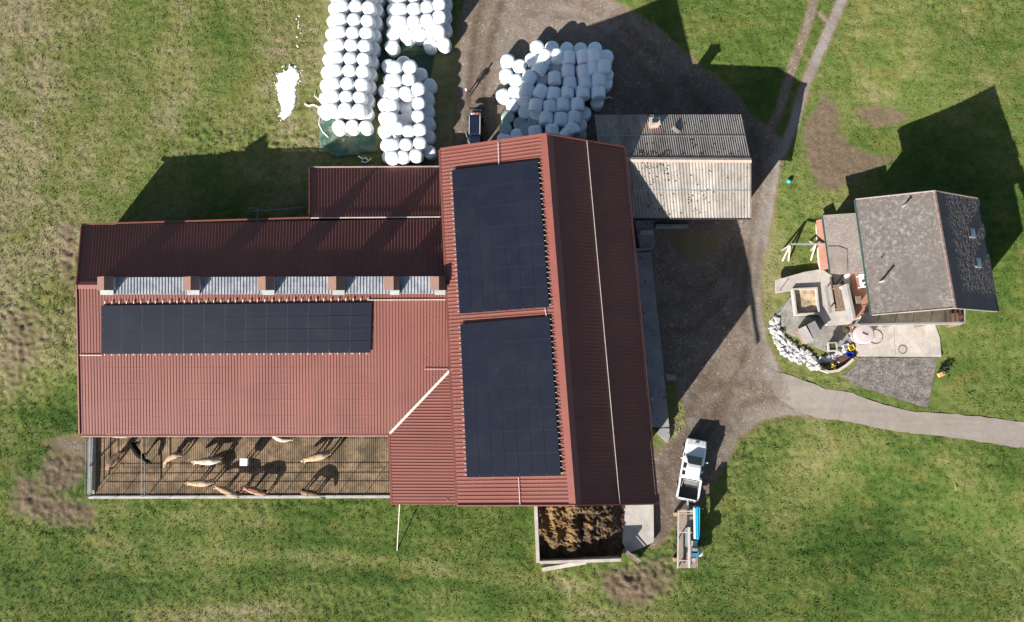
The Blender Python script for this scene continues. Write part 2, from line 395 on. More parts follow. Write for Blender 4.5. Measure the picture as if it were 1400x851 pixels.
def walls(pts, zb, m, parent, th=.25, name='wall'):
    """vertical walls round a closed plan; pts are top points (sloping tops allowed)"""
    c = sum(pts, Vector()) / len(pts); out = []
    for i in range(len(pts)):
        a, b = pts[i], pts[(i + 1) % len(pts)]; d = (b - a); d.z = 0; d.normalize(); n = Vector((-d.y, d.x, 0))
        if n.dot(c - (a + b) / 2) < 0: n = -n
        A = lambda p, z: Vector((p.x, p.y, z))
        a2, b2 = a, b
        mb = MB().hexa([A(a2, zb), A(b2, zb), A(b2 + n * th, zb), A(a2 + n * th, zb)], [a2, b2, b2 + n * th, a2 + n * th])
        out.append(mb.build(name, m, parent))
    return out

# ------------------------------------------------------------------ ground
X0, X1, Y0, Y1, ST = -54., 56., -37., 44., .16
xs = np.arange(X0, X1, ST); ys = np.arange(Y0, Y1, ST)
GX, GY = np.meshgrid(xs, ys); GZ = ground_np(GX, GY)
def wpoly(pl): return np.array([list(G(u, v)[:2]) for u, v in pl])
def sdf(poly_, X, Y, soft):
    """soft inside mask of a polygon in world metres"""
    x, y = X, Y; n = len(poly_); d = np.full(X.shape, 1e9); ins = np.zeros(X.shape, bool)
    for i in range(n):
        ax, ay = poly_[i]; bx, by = poly_[(i + 1) % n]; ex, ey = bx - ax, by - ay
        t = np.clip(((x - ax) * ex + (y - ay) * ey) / (ex * ex + ey * ey + 1e-9), 0, 1)
        d = np.minimum(d, np.hypot(x - ax - t * ex, y - ay - t * ey))
        c = ((ay > y) != (by > y)) & (x < (bx - ax) * (y - ay) / (by - ay + 1e-12) + ax); ins ^= c
    d = np.where(ins, d, -d); return np.clip(.5 + d / (2 * soft), 0, 1)
def pline(pts, width, X, Y, soft):
    P_ = wpoly(pts); d = np.full(X.shape, 1e9)
    for i in range(len(P_) - 1):
        ax, ay = P_[i]; bx, by = P_[i + 1]; ex, ey = bx - ax, by - ay
        t = np.clip(((X - ax) * ex + (Y - ay) * ey) / (ex * ex + ey * ey + 1e-9), 0, 1)
        d = np.minimum(d, np.hypot(X - ax - t * ex, Y - ay - t * ey))
    return np.clip(.5 + (width / 2 - d) / (2 * soft), 0, 1)
rng = np.random.default_rng(3)
def vnoise(X, Y, sc, seed):
    r = np.random.default_rng(seed); n = 256; T = r.random((n, n)); x = X / sc + 1000; y = Y / sc + 1000
    xi = np.floor(x).astype(int); yi = np.floor(y).astype(int); fx = x - xi; fy = y - yi; fx = fx * fx * (3 - 2 * fx); fy = fy * fy * (3 - 2 * fy)
    g = lambda a, b: T[a % n, b % n]
    return (g(xi, yi) * (1 - fx) + g(xi + 1, yi) * fx) * (1 - fy) + (g(xi, yi + 1) * (1 - fx) + g(xi + 1, yi + 1) * fx) * fy
yard_poly = [(645,-30),(780,-30),(834,0),(864,17),(900,40),(935,72),(960,95),(982,109),(1008,135),(1030,164),(1046,173),(1072,195),(1068,215),(1058,280),(1050,330),(1040,370),(1040,420),(1050,470),
             (1066,505),(1080,540),(1110,570),(1075,568),(1040,576),(1010,600),(990,635),(972,665),(950,700),(925,715),(905,740),(894,752),(870,700),(860,640),(900,612),(935,580),(925,520),(860,520),(860,300),(830,200),(690,205),(622,205),(626,100),(629,27)]
m_yard = sdf(wpoly(yard_poly), GX, GY, .55)
m_green = np.maximum(sdf(wpoly([(905,300),(1000,305),(1010,330),(985,365),(930,370),(900,345)]), GX, GY, 2.), sdf(wpoly([(893,560),(932,556),(938,585),(925,605),(895,612)]), GX, GY, .6))
m_green = np.maximum(m_green, .8 * sdf(wpoly([(668,150),(690,120),(690,205),(665,205)]), GX, GY, .6))
m_track = np.maximum(pline([(1118,-30),(1113,0),(1100,45),(1086,85),(1075,120),(1066,150),(1052,178)], .6, GX, GY, .4), pline([(1160,-30),(1148,8),(1135,38),(1120,72),(1105,105),(1093,140),(1084,175),(1068,210)], .85, GX, GY, .4))
m_track = np.maximum(m_track, pline([(1121,20),(1137,37)], .4, GX, GY, .3) * .8)
gravel = np.maximum(m_yard - m_green * .62, m_track)
gravel = np.maximum(gravel, .75 * sdf(wpoly([(85,598),(127,598),(127,625),(80,618),(60,608)]), GX, GY, .9))
pale = .8 * pline([(1150,0),(1135,38),(1105,105),(1084,175),(1062,230),(1048,300),(1038,340)], 1.4, GX, GY, .7)
pale = np.maximum(pale, .65 * pline([(1040,330),(1030,400),(1036,450),(1050,500),(1075,540)], 1.5, GX, GY, .9))
pale = np.maximum(pale, .4 * pline([(1090,565),(1040,565),(1010,580),(985,620)], 1.3, GX, GY, .8))
pale = np.maximum(pale, .4 * pline([(690,80),(700,40),(760,20),(830,40)], 2.2, GX, GY, 1.2))
pale = np.maximum(pale, .35 * pline([(633,190),(637,60)], .6, GX, GY, .5)); pale = pale * (.4 + .9 * vnoise(GX, GY, 1.1, 5))
soil = np.zeros(GX.shape)
for pl_, k_, sf in [([(1128,125),(1145,145),(1150,185),(1165,200),(1200,213),(1228,215),(1205,230),(1172,245),(1140,262),(1118,258),(1106,235),(1098,200),(1100,165)], 1, .9),
                ([(1165,147),(1200,140),(1250,152),(1238,172),(1205,178),(1175,168)], .85, 1.),
                ([(55,625),(80,600),(127,600),(127,640),(105,670),(60,690),(45,660)], .8, 1.2), ([(15,630),(60,660),(138,688),(132,730),(60,722),(5,705)], .78, 1.6),
                ([(812,776),(860,770),(905,780),(925,805),(880,835),(825,828)], .85, 1.4), ([(72,300),(112,300),(106,410),(72,390),(80,340)], .75, 1.4), ([(120,684),(540,684),(540,694),(120,696)], .42, .7), ([(860,752),(930,745),(935,800),(900,830),(850,800)], .6, 1.2), ([(735,775),(850,773),(860,800),(760,790)], .5, .9), ([(370,90),(430,80),(436,200),(380,190)], .42, 2.),
                ([(-10,410),(60,395),(80,470),(30,565),(-10,565)], .62, 2.5), ([(30,430),(90,400),(107,470),(70,500)], .42, 2),
                ([(250,180),(430,165),(432,205),(260,205)], .48, 1.5), ([(390,60),(435,90),(430,150),(395,110)], .5, 1.5), ([(985,570),(1100,570),(1090,590),(1040,600)], .45, .8),
                ([(1095,650),(1080,675),(1092,690),(1102,670)], .42, .8), ([(745,772),(860,772),(870,790),(760,792)], .45, .8), ([(898,720),(930,712),(925,780),(905,775)], .45, .8)]:
    soil = np.maximum(soil, k_ * sdf(wpoly(pl_), GX, GY, sf))
soil = np.maximum(soil, .5 * pline([(932,780),(934,860)], .5, GX, GY, .5))
soil = np.maximum(soil, .38 * pline([(1060,600),(985,650),(985,690)], 1.5, GX, GY, 1.2))
DP = [(0,0,.62),(100,300,.72),(250,150,.38),(300,40,.45),(380,40,.6),(420,100,.6),(400,190,.62),(0,200,.7),(0,500,.82),(60,430,.8),(95,540,.28),(30,580,.3),(200,720,.22),(60,760,.30),(300,780,.42),(500,750,.18),(500,830,.25),(650,760,.22),(700,830,.36),(780,830,.42),
      (1200,640,.16),(1200,740,.12),(1000,760,.28),(1020,640,.42),(1380,630,.4),(1380,760,.34),(900,30,.22),(1000,60,.2),(1060,60,.3),(1200,60,.42),(1300,60,.55),(1370,60,.4),(1380,200,.3),(1330,500,.34),(1380,400,.28),(1180,110,.4),(1080,300,.5),(1070,380,.55),(610,150,.6),(130,380,.6),(250,250,.4),(1110,560,.5)]
dp = np.array([[*G(u, v)[:2], k] for u, v, k in DP]); num = np.zeros(GX.shape); den = np.zeros(GX.shape)
for x, y, k in dp:
    ww = np.exp(-((GX - x) ** 2 + (GY - y) ** 2) / (2 * 4.5 ** 2)) + 1e-5; num += ww * k; den += ww
dry = num / den - .02 * np.clip(-(GX + 8) / 15, 0, 1)
for pts, k in [([(150,770),(450,760),(800,800)], .25), ([(100,800),(500,790),(760,830)], -.2), ([(200,850),(600,810),(900,850)], .18), ([(1060,760),(1150,740),(1270,742)], -.2), ([(1100,780),(1200,765),(1300,770)], -.15), ([(0,560),(110,575)], -.4)]:
    dry += k * pline(pts, .8, GX, GY, .8)
arcs = []
for q in range(9):   # curved mowing and wheel lines in the south-east meadow
    o_ = q * 16; arcs.append(([(990 + o_ * .2, 700 + o_), (1060, 745 + o_ * .55), (1150, 752 + o_ * .5), (1270, 742 + o_ * .6), (1400, 700 + o_ * .9)], (-.16, .12)[q % 2]))
for q in range(6): arcs.append(([(1110 + q * 34, 575 + q * 5), (1150 + q * 36, 640), (1165 + q * 40, 700), (1150 + q * 45, 760)], (.12, -.12)[q % 2]))
for q in range(7): arcs.append(([(140, 700 + q * 22), (350, 716 + q * 20), (560, 735 + q * 18), (730, 790 + q * 12)], (.15, -.12)[q % 2]))
for q in range(6): arcs.append(([(1170 + q * 40, -20), (1150 + q * 45, 60), (1190 + q * 42, 130)], (.13, -.1)[q % 2]))
for q in range(6): arcs.append(([(20 + q * 55, -20), (60 + q * 50, 120), (40 + q * 30, 260)], (.12, -.12)[q % 2]))
for pts, k in arcs: dry += k * pline(pts, .7, GX, GY, .8) * (.3 + vnoise(GX, GY, 3., 31))
# relief: grass clumps, tracks, clods
gm = np.clip(1 - gravel * 1.6, 0, 1)
tuft = vnoise(GX, GY, .36, 1) * .55 + vnoise(GX, GY, .22, 2) * .4 + vnoise(GX, GY, 1.3, 4) * .2
rough = .13 + .30 * np.clip(soil * (1 - (GX > 20)), 0, 1)
GZ = GZ + gm * (tuft - .5) * rough * (.7 + .8 * vnoise(GX, GY, 6, 9)) + (1 - gm) * ((vnoise(GX, GY, .8, 7) - .5) * .05 + (vnoise(GX, GY, .3, 8) - .5) * .03)
for pts, dz in [([(690,-10),(672,60),(660,140),(655,200)], -.05), ([(660,-10),(648,60),(642,140),(640,200)], -.05), ([(1000,330),(985,400),(940,440),(880,450)], -.04), ([(1010,350),(1000,420),(960,470)], -.04),
                ([(1030,340),(1020,420),(1040,480),(1000,560),(950,600)], -.05), ([(1045,330),(1032,420),(1055,500),(1010,570),(970,610)], -.05), ([(1060,760),(1150,742),(1270,742)], -.05)]:
    GZ = GZ + dz * pline(pts, .4, GX, GY, .25)
no_go = []   # filled later for lowering ground under slabs
def lower(polypx, z_top, soft=.3):
    global GZ
    m = sdf(wpoly(polypx), GX, GY, soft); GZ = GZ * (1 - m) + np.minimum(GZ, z_top - .05) * m
rut = np.zeros(GX.shape)
for pts, k, wd in [([(690,-10),(672,60),(660,140),(655,200)], .9, .7), ([(660,-10),(648,60),(642,140),(640,200)], .9, .7), ([(700,-10),(760,-8),(830,20),(880,60),(930,110),(980,170),(1010,210)], .6, 1.), ([(720,20),(790,22),(850,60),(910,130)], .6, .8),
                   ([(1030,180),(1040,240),(1025,330),(1015,420),(1020,480),(990,560),(950,620)], .8, .7), ([(1050,200),(1054,240),(1040,330),(1030,420),(1040,480),(1010,570),(970,640)], .5, .5), ([(1060,530),(1010,520),(960,530),(920,580)], .6, 1.),
                   ([(880,420),(940,415),(985,380),(1000,330)], .7, .4), ([(880,455),(950,450),(1000,400),(1010,340)], .7, .4), ([(900,380),(960,400),(1000,450),(1010,520)], .5, .4), ([(1060,545),(1020,550),(985,590),(955,650)], .7, .5), ([(905,690),(915,640),(950,590),(1000,540)], .7, 1.2), ([(905,600),(930,580),(975,500)], .5, .8)]:
    rut = np.maximum(rut, k * pline(pts, wd, GX, GY, .35))
rut = np.maximum(rut, .55 * sdf(wpoly([(890,700),(925,690),(940,620),(1000,560),(1010,600),(960,690),(900,750)]), GX, GY, 1.2))
GROUND = dict(gravel=gravel, soil=soil, dry=dry, pale=pale, rut=rut)
def finish_ground():
    H_, W_ = GX.shape; co = np.stack([GX.ravel(), GY.ravel(), GZ.ravel()], 1)
    idx = np.arange(H_ * W_).reshape(H_, W_); quads = np.stack([idx[:-1, :-1], idx[:-1, 1:], idx[1:, 1:], idx[1:, :-1]], -1).reshape(-1, 4)
    ym = m_yard[:-1, :-1].ravel() - .8 * m_green[:-1, :-1].ravel(); tm = m_track[:-1, :-1].ravel()
    isy = ym > .5; ist = (tm > .4) & ~isy
    for name, sel in (('meadow', ~(isy | ist)), ('gravel_yard', isy), ('farm_track', ist)):
        q = quads[sel]; used, inv = np.unique(q, return_inverse=True); q = inv.reshape(-1, 4)
        me = bpy.data.meshes.new(name); me.vertices.add(len(used)); me.vertices.foreach_set('co', co[used].ravel())
        me.loops.add(len(q) * 4); me.loops.foreach_set('vertex_index', q.ravel().astype(np.int32)); me.polygons.add(len(q))
        me.polygons.foreach_set('loop_start', np.arange(0, len(q) * 4, 4, dtype=np.int32)); me.polygons.foreach_set('loop_total', np.full(len(q), 4, dtype=np.int32))
        me.update(); me.polygons.foreach_set('use_smooth', np.ones(len(q), bool))
        for k, a in GROUND.items():
            at = me.attributes.new(k, 'FLOAT', 'POINT'); at.data.foreach_set('value', a.ravel()[used].astype(np.float32))
        me.materials.append(M_ground); o = bpy.data.objects.new(name, me); COL.objects.link(o); o['kind'] = 'structure'
    # the land beyond
    B = MB(); R = 900; n = 24
    ring = [(X0, Y0), (xs[-1], Y0), (xs[-1], ys[-1]), (X0, ys[-1])]
    def edge(a, b, k): return [(a[0] + (b[0] - a[0]) * i / k, a[1] + (b[1] - a[1]) * i / k) for i in range(k)]
    inner = sum([edge(ring[i], ring[(i + 1) % 4], 30) for i in range(4)], [])
    prev = [Vector((x, y, gz(x, y) - .03)) for x, y in inner]
    for sc in (1.3, 2, 4, 9, 20):
        cur = [Vector((x * sc, y * sc, gz(x * min(sc, 1.3), y * min(sc, 1.3)) + (y * sc - y) * .03)) for x, y in inner]
        for i in range(len(prev)):
            j = (i + 1) % len(prev); B.quad(prev[i], prev[j], cur[j], cur[i])
        prev = cur
    o = B.build('surrounding_fields', M_ground); o['kind'] = 'structure'
    o.data.attributes.new('dry', 'FLOAT', 'POINT').data.foreach_set('value', [.4] * len(o.data.vertices))

# ------------------------------------------------------------------ big barn
ZR, ZE, ZL = 11.0, 7.05, 7.2
rN, rS = W(747.5,184.5,ZR), W(787,690,ZR); wN, wS = W(602.5,205,ZL), W(626,690.5,ZL); eN, eS = W(853,202,ZE), W(897,688,ZE)
barn = thing('barn', 'large gabled barn with ribbed red metal roof and two solar arrays on its west slope', 'barn', (rN.x, rN.y - 15, 0))
ribbed(line(rN, rS), line(wN, wS), .30, .05, 'roof_sheet', M_roof, barn)
WS = plane(rN, rS, wS); ES = plane(rN, rS, eS)
mN, mS = lerp(rN, eN, .497), lerp(rS, eS, .525)
ribbed(line(rN, rS), line(mN, mS), .30, .048, 'roof_sheet', M_roof, barn, style='thin')
ribbed(line(mN, mS), line(eN, eS), .30, .048, 'roof_sheet', M_roof, barn, lift=-.02, style='thin')
up = Vector((0, 0, 1))
def cap(a, b, half, nA, nB, name, m, parent, lift=.07):
    # folded ridge capping: nA,nB unit vectors down each slope
    MB_ = MB(); h = Vector((0, 0, lift)); 
    MB_.quad(a + h, b + h, b + nA * half + h * .9, a + nA * half + h * .9); MB_.quad(a + h, b + h, b + nB * half + h * .9, a + nB * half + h * .9)
    t = Vector((0, 0, .03)); MB_.quad(a + h - t, b + h - t, b + nA * half + h * .9 - t, a + nA * half + h * .9 - t); MB_.quad(a + h - t, b + h - t, b + nB * half + h * .9 - t, a + nB * half + h * .9 - t)
    return MB_.build(name, m, parent)
cap(rN, rS, .55, (wN - rN).normalized(), (eN - rN).normalized(), 'ridge_cap', M_trim, barn, .09)
g = MB(); nE = ES[1]
g.bar(mN + nE * .12, mS + nE * .12, .05, .05); g.build('snow_guard', M_white_strip, barn)
g = MB()
for i in range(41): p = lerp(mN, mS, i / 40); g.bar(p, p + nE * .12, .04, .04)
g.build('snow_guard_brackets', M_dark, barn, kind='stuff')
for a, b, nm in ((wN, wS, 'gutter'), (eN, eS, 'gutter')):
    o = (a - rN); o.z = 0; o = o.normalized() * .12; g = MB(); g.bar(a + o - up * .06, b + o - up * .06, .16, .12); g.build(nm, M_trim, barn)
for a, b in ((rN, wN), (rN, eN), (rS, wS), (rS, eS)):
    d = (rN - rS).normalized() * (.06 if a is rN else -.06); g = MB(); g.bar(a + d + up * .03, b + d + up * .03, .10, .24); g.build('barge_board', M_trim, barn)
# snow rods / light strips on the west slope
def strip(pl, u0, v0, u1, v1, wd, m, parent, name='flashing', off=.09, ht=.05):
    g = MB(); g.bar(onpl(u0, v0, pl, off), onpl(u1, v1, pl, off), wd, ht, pl[1]); return g.build(name, m, parent)
strip(WS, 681, 195, 682, 224, .05, M_white_strip, barn, 'snow_guard'); strip(WS, 709, 653, 711, 690, .05, M_white_strip, barn, 'snow_guard')
strip(WS, 745, 422, 747, 432, .05, M_white_strip, barn, 'snow_guard')
# walls: they stop short of the roof's south end (open canopy over the manure pit)
def inset(pl, pts): return [onpl(u, v, pl, -.12) for u, v in pts]
cN = lambda u, v, z: W(u, v, z)
bw = [onpl(612,226,WS,-.12), onpl(748,205,WS,-.2), onpl(843,222,ES,-.12), onpl(882,638,ES,-.12), onpl(782,638,WS,-.2), onpl(633,638,WS,-.12)]
walls(bw, -1.2, M_woodwall, barn)
for (u, v, z) in ((640,680,ZL), (700,680,8.8)):
    t = W(u, v, z); g = MB(); g.bar((t.x, t.y, -.6), (t.x, t.y, z - .25), .22); g.build('post', M_wood, barn)

def screws(top, bot, n, ts, parent):
    g = MB(); a, b, c = top(.5), bot(.5), top(.51); nor = (b - a).cross(c - a).normalized(); nor = nor if nor.z > 0 else -nor
    for t in ts:
        for i in range(n):
            s_ = (i + .79) / n; p = lerp(top(s_), bot(s_), t) + nor * .055; g.box(p, (.035, .035, .025))
    g.build('roof_screws', mat('painted_screw_heads', (.42, .24, .20), .5), parent, kind='stuff')
screws(line(rN, rS), line(wN, wS), 110, (.12, .3, .48, .66, .84, .97), barn)
# solar arrays
def solar(pl, corners, nc, nr, label, group, ticks, parent_loc):
    A = [onpl(u, v, pl, .20) for u, v in corners]   # NW NE SE SW
    th = thing('solar_array', label, 'solar panels', A[3], 0, group)
    f = lambda s, t: lerp(lerp(A[0], A[1], s), lerp(A[3], A[2], s), t)
    n = pl[1]; me = None
    for j in range(nr):
        for i in range(nc):
            e, d = .004, .008
            p = [f((i + e) / nc, (j + d) / nr), f((i + 1 - e) / nc, (j + d) / nr), f((i + 1 - e) / nc, (j + 1 - d) / nr), f((i + e) / nc, (j + 1 - d) / nr)]
            if me is None:
                c0 = sum(p, Vector()) / 4; mb = MB()
                ins = [lerp(q, c0, .035) for q in p]
                mb.hexa([q - n * .04 for q in p], p); ob = mb.mesh('solar_panel', M_pvf, c0); 
                bm = bmesh.new(); bm.from_mesh(ob); vs = [bm.verts.new(q + n * .006 - c0) for q in ins]; fc = bm.faces.new(vs); fc.material_index = 1
                uvl = bm.loops.layers.uv.new('UVMap')
                for lp, uv in zip(fc.loops, ((0, 1), (1, 1), (1, 0), (0, 0))): lp[uvl].uv = uv
                if fc.normal.dot(n) < 0: fc.normal_flip()
                bm.to_mesh(ob); bm.free(); ob.materials.append(M_pv); me = ob
            c = sum(p, Vector()) / 4; o = bpy.data.objects.new('solar_panel', me); COL.objects.link(o); o.parent = th; o.location = c - A[3]
    # mounting rails poking out along the edges
    for (s0, t0, s1, t1) in ticks(nc, nr):
        a, b = f(s0, t0) - n * .05, f(s1, t1) - n * .05; m1, m2 = lerp(a, b, .05), lerp(a, b, .95); wr_ = .07 if nr == 4 else .045; mr_ = M_white_strip if nr == 4 else M_galv; MB().bar(a, m1, wr_, wr_, n).build('mounting_rail', mr_, th); MB().bar(m2, b, wr_, wr_, n).build('mounting_rail', mr_, th)
    return th
def ticks_ns(lo, hi, npc):   # rails running up the slope for array 3
    def f(nc, nr): return [((i + .5) / npc, lo, (i + .5) / npc, hi) for i in range(npc)]
    return f
def ticks_ew(lo, hi, npr):
    def f(nc, nr): return [(lo, (i + .5) / npr, hi, (i + .5) / npr) for i in range(npr)]
    return f
solar(WS, [(617.5,233),(735,219),(751,420),(628,429.5)], 7, 7, 'solar array nearer the bale pile on the west slope of the large barn', 'solar arrays on the red roofs', ticks_ew(-.025, 1.02, 28), None)
solar(WS, [(629,443.5),(751,433),(767,651),(638,653.5)], 7, 7, 'solar array nearer the manure pit on the west slope of the large barn', 'solar arrays on the red roofs', ticks_ew(-.025, 1.02, 28), None)

# ------------------------------------------------------------------ low cowshed
ZC, ZN, ZS, ZA = 6.6, 4.42, 3.0, 2.5
shedc = thing('cowshed', 'low red roofed cowshed with translucent ridge skylight and six vents, beside the cattle yard', 'cowshed', tuple(W(300, 450, 0)))
cW, cE = W(106,390,ZC), W(618,390,ZC)
nW, nE_ = W(113,308,ZN), W(618,299,ZN)
sW, sM = W(110,594,ZS), W(533,593,ZS)
SSL = plane(cW, cE, sW); NSL = plane(cW, cE, nW)
vNE = onpl(617, 505, SSL)
ks = (533 - 106) / (618 - 106)
ribbed(line(cW, cE), line(nW, nE_), .27, .035, 'roof_sheet', M_roof, shedc, style='thin')
ribbed(line(cW, cE), poly([sW, sM, vNE], [0, ks, 1]), .27, .045, 'roof_sheet', M_roof, shedc)
screws(line(cW, cE), poly([sW, sM, vNE], [0, ks, 1]), 126, (.12, .33, .55, .66, .77, .88, .97), shedc)
# western lean-to slope south of the valley, ribs run east-west
tE0, tE1 = vNE, Vector((*W(627,690,vNE.z)[:2], vNE.z)); bV = sM; bE = W(536.5,690,ZS)
LL = (W(533,594,ZS) - W(533,505,ZS)).length; LT = (W(533,690,ZS) - W(533,505,ZS)).length
ribbed(line(tE0, tE1), poly([tE0 + (tE1 - tE0) * .001, bV, bE], [0, LL / LT, 1]), .27, .045, 'roof_sheet', M_roof, shedc)
g = MB(); g.bar(vNE + up * .07, sM + up * .07, .21, .05); g.build('valley_gutter', M_white_strip, shedc)
# annex slope to the north
aW0, aE0 = W(424,299,ZN - .10), W(606,298,ZN - .10); aW1, aE1 = W(424,230,ZA), W(606,229,ZA)
ASL = plane(aW0, aE0, aW1)
ribbed(line(aW0, aE0), line(aW1, aE1), .27, .035, 'roof_sheet', M_roof, shedc, style='thin')
g = MB(); g.bar(W(425,298.5,ZN) + up * .04, W(604,297,ZN) + up * .04, .09, .04); g.build('flashing', M_white_strip, shedc)
g = MB(); g.bar(sW - up * .05 + Vector((0, -.1, 0)), sM - up * .05 + Vector((0, -.1, 0)), .16, .12); g.build('gutter', M_trim, shedc)
g = MB(); g.bar(sW - up * .12 + Vector((0, -.22, 0)), sM - up * .12 + Vector((0, -.22, 0)), .07, .10); g.build('eave_board', M_fascia, shedc)
g = MB(); g.bar(bV + Vector((-.08, 0, -.03)), bE + Vector((-.08, 0, -.03)), .2, .12); g.build('gutter', M_trim, shedc)
g = MB(); g.bar(nW + Vector((0, .08, 0)), W(423,299,ZN) + Vector((0, .08, 0)), .12, .1); g.build('gutter', M_trim, shedc)
g = MB(); g.bar(aW1 + Vector((0, .07, 0)), aE1 + Vector((0, .07, 0)), .11, .1); g.build('gutter', M_fascia, shedc)
for a, b in ((cW, nW), (cW, sW), (aW0, aW1)):
    g = MB(); g.bar(a + Vector((-.05, 0, .03)), b + Vector((-.05, 0, .03)), .1, .22); g.build('barge_board', M_trim, shedc)
cap(cW, W(136,390,ZC), .35, (nW - cW).normalized(), (sW - cW).normalized(), 'ridge_cap', M_trim, shedc, .08)
# snow guards on the south slope
strip(SSL, 109, 486, 139, 486, .06, M_white_strip, shedc, 'snow_guard', .12); strip(SSL, 504, 410.5, 611, 410, .06, M_white_strip, shedc, 'snow_guard', .12)
strip(SSL, 580, 505, 612, 505, .05, M_fascia, shedc, 'snow_guard', .12)
# ridge skylight: raised translucent hood
u0, u1 = 137, 606
zt = ZC + .14
def SK(u, v, z): return W(u, v, z)
a0, a1 = SK(u0, 379.5, zt), SK(u1, 378, zt)               # high northern lip
b0, b1 = onpl(u0, 403, SSL, .13), onpl(u1, 402, SSL, .13)  # lies on the south slope
ribbed(line(a0, a1), line(b0, b1), .27, .07, 'skylight_sheet', M_poly, shedc, per=14)
g = MB(); c0_, c1_ = onpl(u0, 376, NSL), onpl(u1, 374, NSL); g.quad(Vector((a0.x, a0.y, c0_.z - .2)), Vector((a1.x, a1.y, c1_.z - .2)), a1 - up * .03, a0 - up * .03)
g.quad(Vector((a0.x, a0.y, c0_.z - .2)), a0 - up * .03, b0 - up * .1, b0 - up * .3); g.quad(Vector((a1.x, a1.y, c1_.z - .2)), a1 - up * .03, b1 - up * .1, b1 - up * .3); g.build('skylight_upstand', M_trim, shedc)
for (ua, uc, ub) in ((133,142,155),(250,260.5,272.5),(352,363,375),(448,459.5,471),(525,538,546),(588,600,609)):
    v0, v1 = 378, 396
    zr_, ze_ = ZC + 1.5, ZC + .85
    # gabled cowl, ridge north-south
    r0, r1 = W(uc, v0, zr_), W(uc, v1 + 1, zr_); w0, w1 = W(ua, v0 + 1, ze_), W(ua, v1 + 1, ze_); e0, e1 = W(ub, v0, ze_), W(ub, v1 + 1, ze_)
    dz = Vector((0, 0, .04)); g = MB(); g.hexa([w0 - dz, w1 - dz, r1 - dz, r0 - dz], [w0, w1, r1, r0]); g.hexa([e0 - dz, e1 - dz, r1 - dz, r0 - dz], [e0, e1, r1, r0])
    vt = g.build('roof_vent', mat('brown_vent_sheet', (.20, .115, .09), .6, var=.1), shedc)
    g = MB(); ins = .12; z0 = ZC - .25
    q = [Vector((w1.x + ins, w1.y + .1, 0)), Vector((e1.x - ins, e1.y + .1, 0)), Vector((e0.x - ins, e0.y - .1, 0)), Vector((w0.x + ins, w0.y - .1, 0))]
    g.hexa([p + up * z0 for p in q], [p + up * (ze_ + .05) for p in q])
    g.build('vent_shaft', M_poly, vt)
    g = MB(); fr = [w1 + Vector((.1, .02, -.02)), e1 + Vector((-.1, .02, -.02)), r1 + Vector((0, .02, -.05))]
    g.hexa([p + Vector((0, .05, 0)) for p in fr], fr); g.build('vent_gable', M_white_strip, vt)
    sl_ = [W(uc - 5, v1 + 1, ZC + .75), W(ub, v1 + 1, ZC + .75), onpl(ub, v1 + 7.5, SSL, .17), onpl(uc - 5, v1 + 7.5, SSL, .17)]
    g = MB(); g.hexa([p - up * .05 for p in sl_], sl_); g.build('vent_flashing', M_zinc, vt)
solar(SSL, [(138,418),(508,413.5),(506.5,483),(138,484.5)], 13, 4, 'long solar array on the south slope of the low cowshed', 'solar arrays on the red roofs', ticks_ns(-.085, 1.03, 37), None)
cw_ = [Vector((*W(117,312,ZN)[:2], ZN-.1)), Vector((*W(424,303,ZN)[:2], ZN-.1)), Vector((*W(427,233,ZA)[:2], ZA-.1)), Vector((*W(604,232,ZA)[:2], ZA-.1)), Vector((*W(604,500,4.6)[:2], 4.6-.15)), Vector((*W(116,500,4.6)[:2], 4.6-.1))]
g = MB()
def wl(a, b, zb, m, par, name='wall', th=.2):
    g = MB(); d = b - a; d.z = 0; d.normalize(); n = Vector((-d.y, d.x, 0)) * th / 2
    A = lambda p, z: Vector((p.x, p.y, z))
    g.hexa([A(a - n, zb), A(b - n, zb), A(b + n, zb), A(a + n, zb)], [a - n, b - n, b + n, a + n]); return g.build(name, m, par)
for i in range(3): wl(cw_[i], cw_[i + 1], -.8, M_woodwall, shedc)
pk = Vector((*W(112,390,ZC)[:2], ZC - .15)); wl(cw_[0], pk, -.8, M_woodwall, shedc); wl(pk, cw_[5], -.8, M_woodwall, shedc)
wl(cw_[5], cw_[4], -.8, M_woodwall, shedc)
for u in (120, 203, 300, 400, 527):
    t = W(u, 588, ZS - .1); g = MB(); g.bar((t.x, t.y, -.3), (t.x, t.y, t.z - .05), .14); g.build('post', M_galv, shedc)
for (u, v) in ((542, 684), (612, 684)):
    t = W(u, v, ZS - .1 if u < 600 else vNE.z - .1); g = MB(); g.bar((t.x, t.y, -.6), (t.x, t.y, t.z - .08), .16); g.build('post', M_wood, shedc)

# ------------------------------------------------------------------ cattle yard
yz = .12
YP = [W(131,560,yz), W(560,560,yz), W(560,679,yz), W(131,679,yz)]
lower([(118,540),(640,540),(640,684),(118,684)], .0, .2); lower([(640,540),(890,540),(890,690),(640,690)], .0, .2)
yard = thing('cattle_yard_floor', 'brown soiled slatted concrete floor of the cattle yard south of the cowshed', 'yard floor', tuple(YP[3]))
del yard['category'], yard['label']; yard['kind'] = 'structure'
base = MB().slab([p - up * .1 for p in YP], .2).build('slab', M_black, yard)
nb = 168
def yardslats(rows):
    for j in range(rows):
        g = MB()
        for i in range(nb):
            s0, s1 = (i + .08) / nb, (i + .80) / nb; t0, t1 = (j + .006) / rows, (j + .994) / rows
            f = lambda s, t: lerp(lerp(YP[0], YP[1], s), lerp(YP[3], YP[2], s), t)
            q = [f(s0, t0), f(s1, t0), f(s1, t1), f(s0, t1)]; g.hexa([p - up * .09 for p in q], q)
        g.build('slat_row', M_slat, yard, kind='stuff')
yardslats(3)
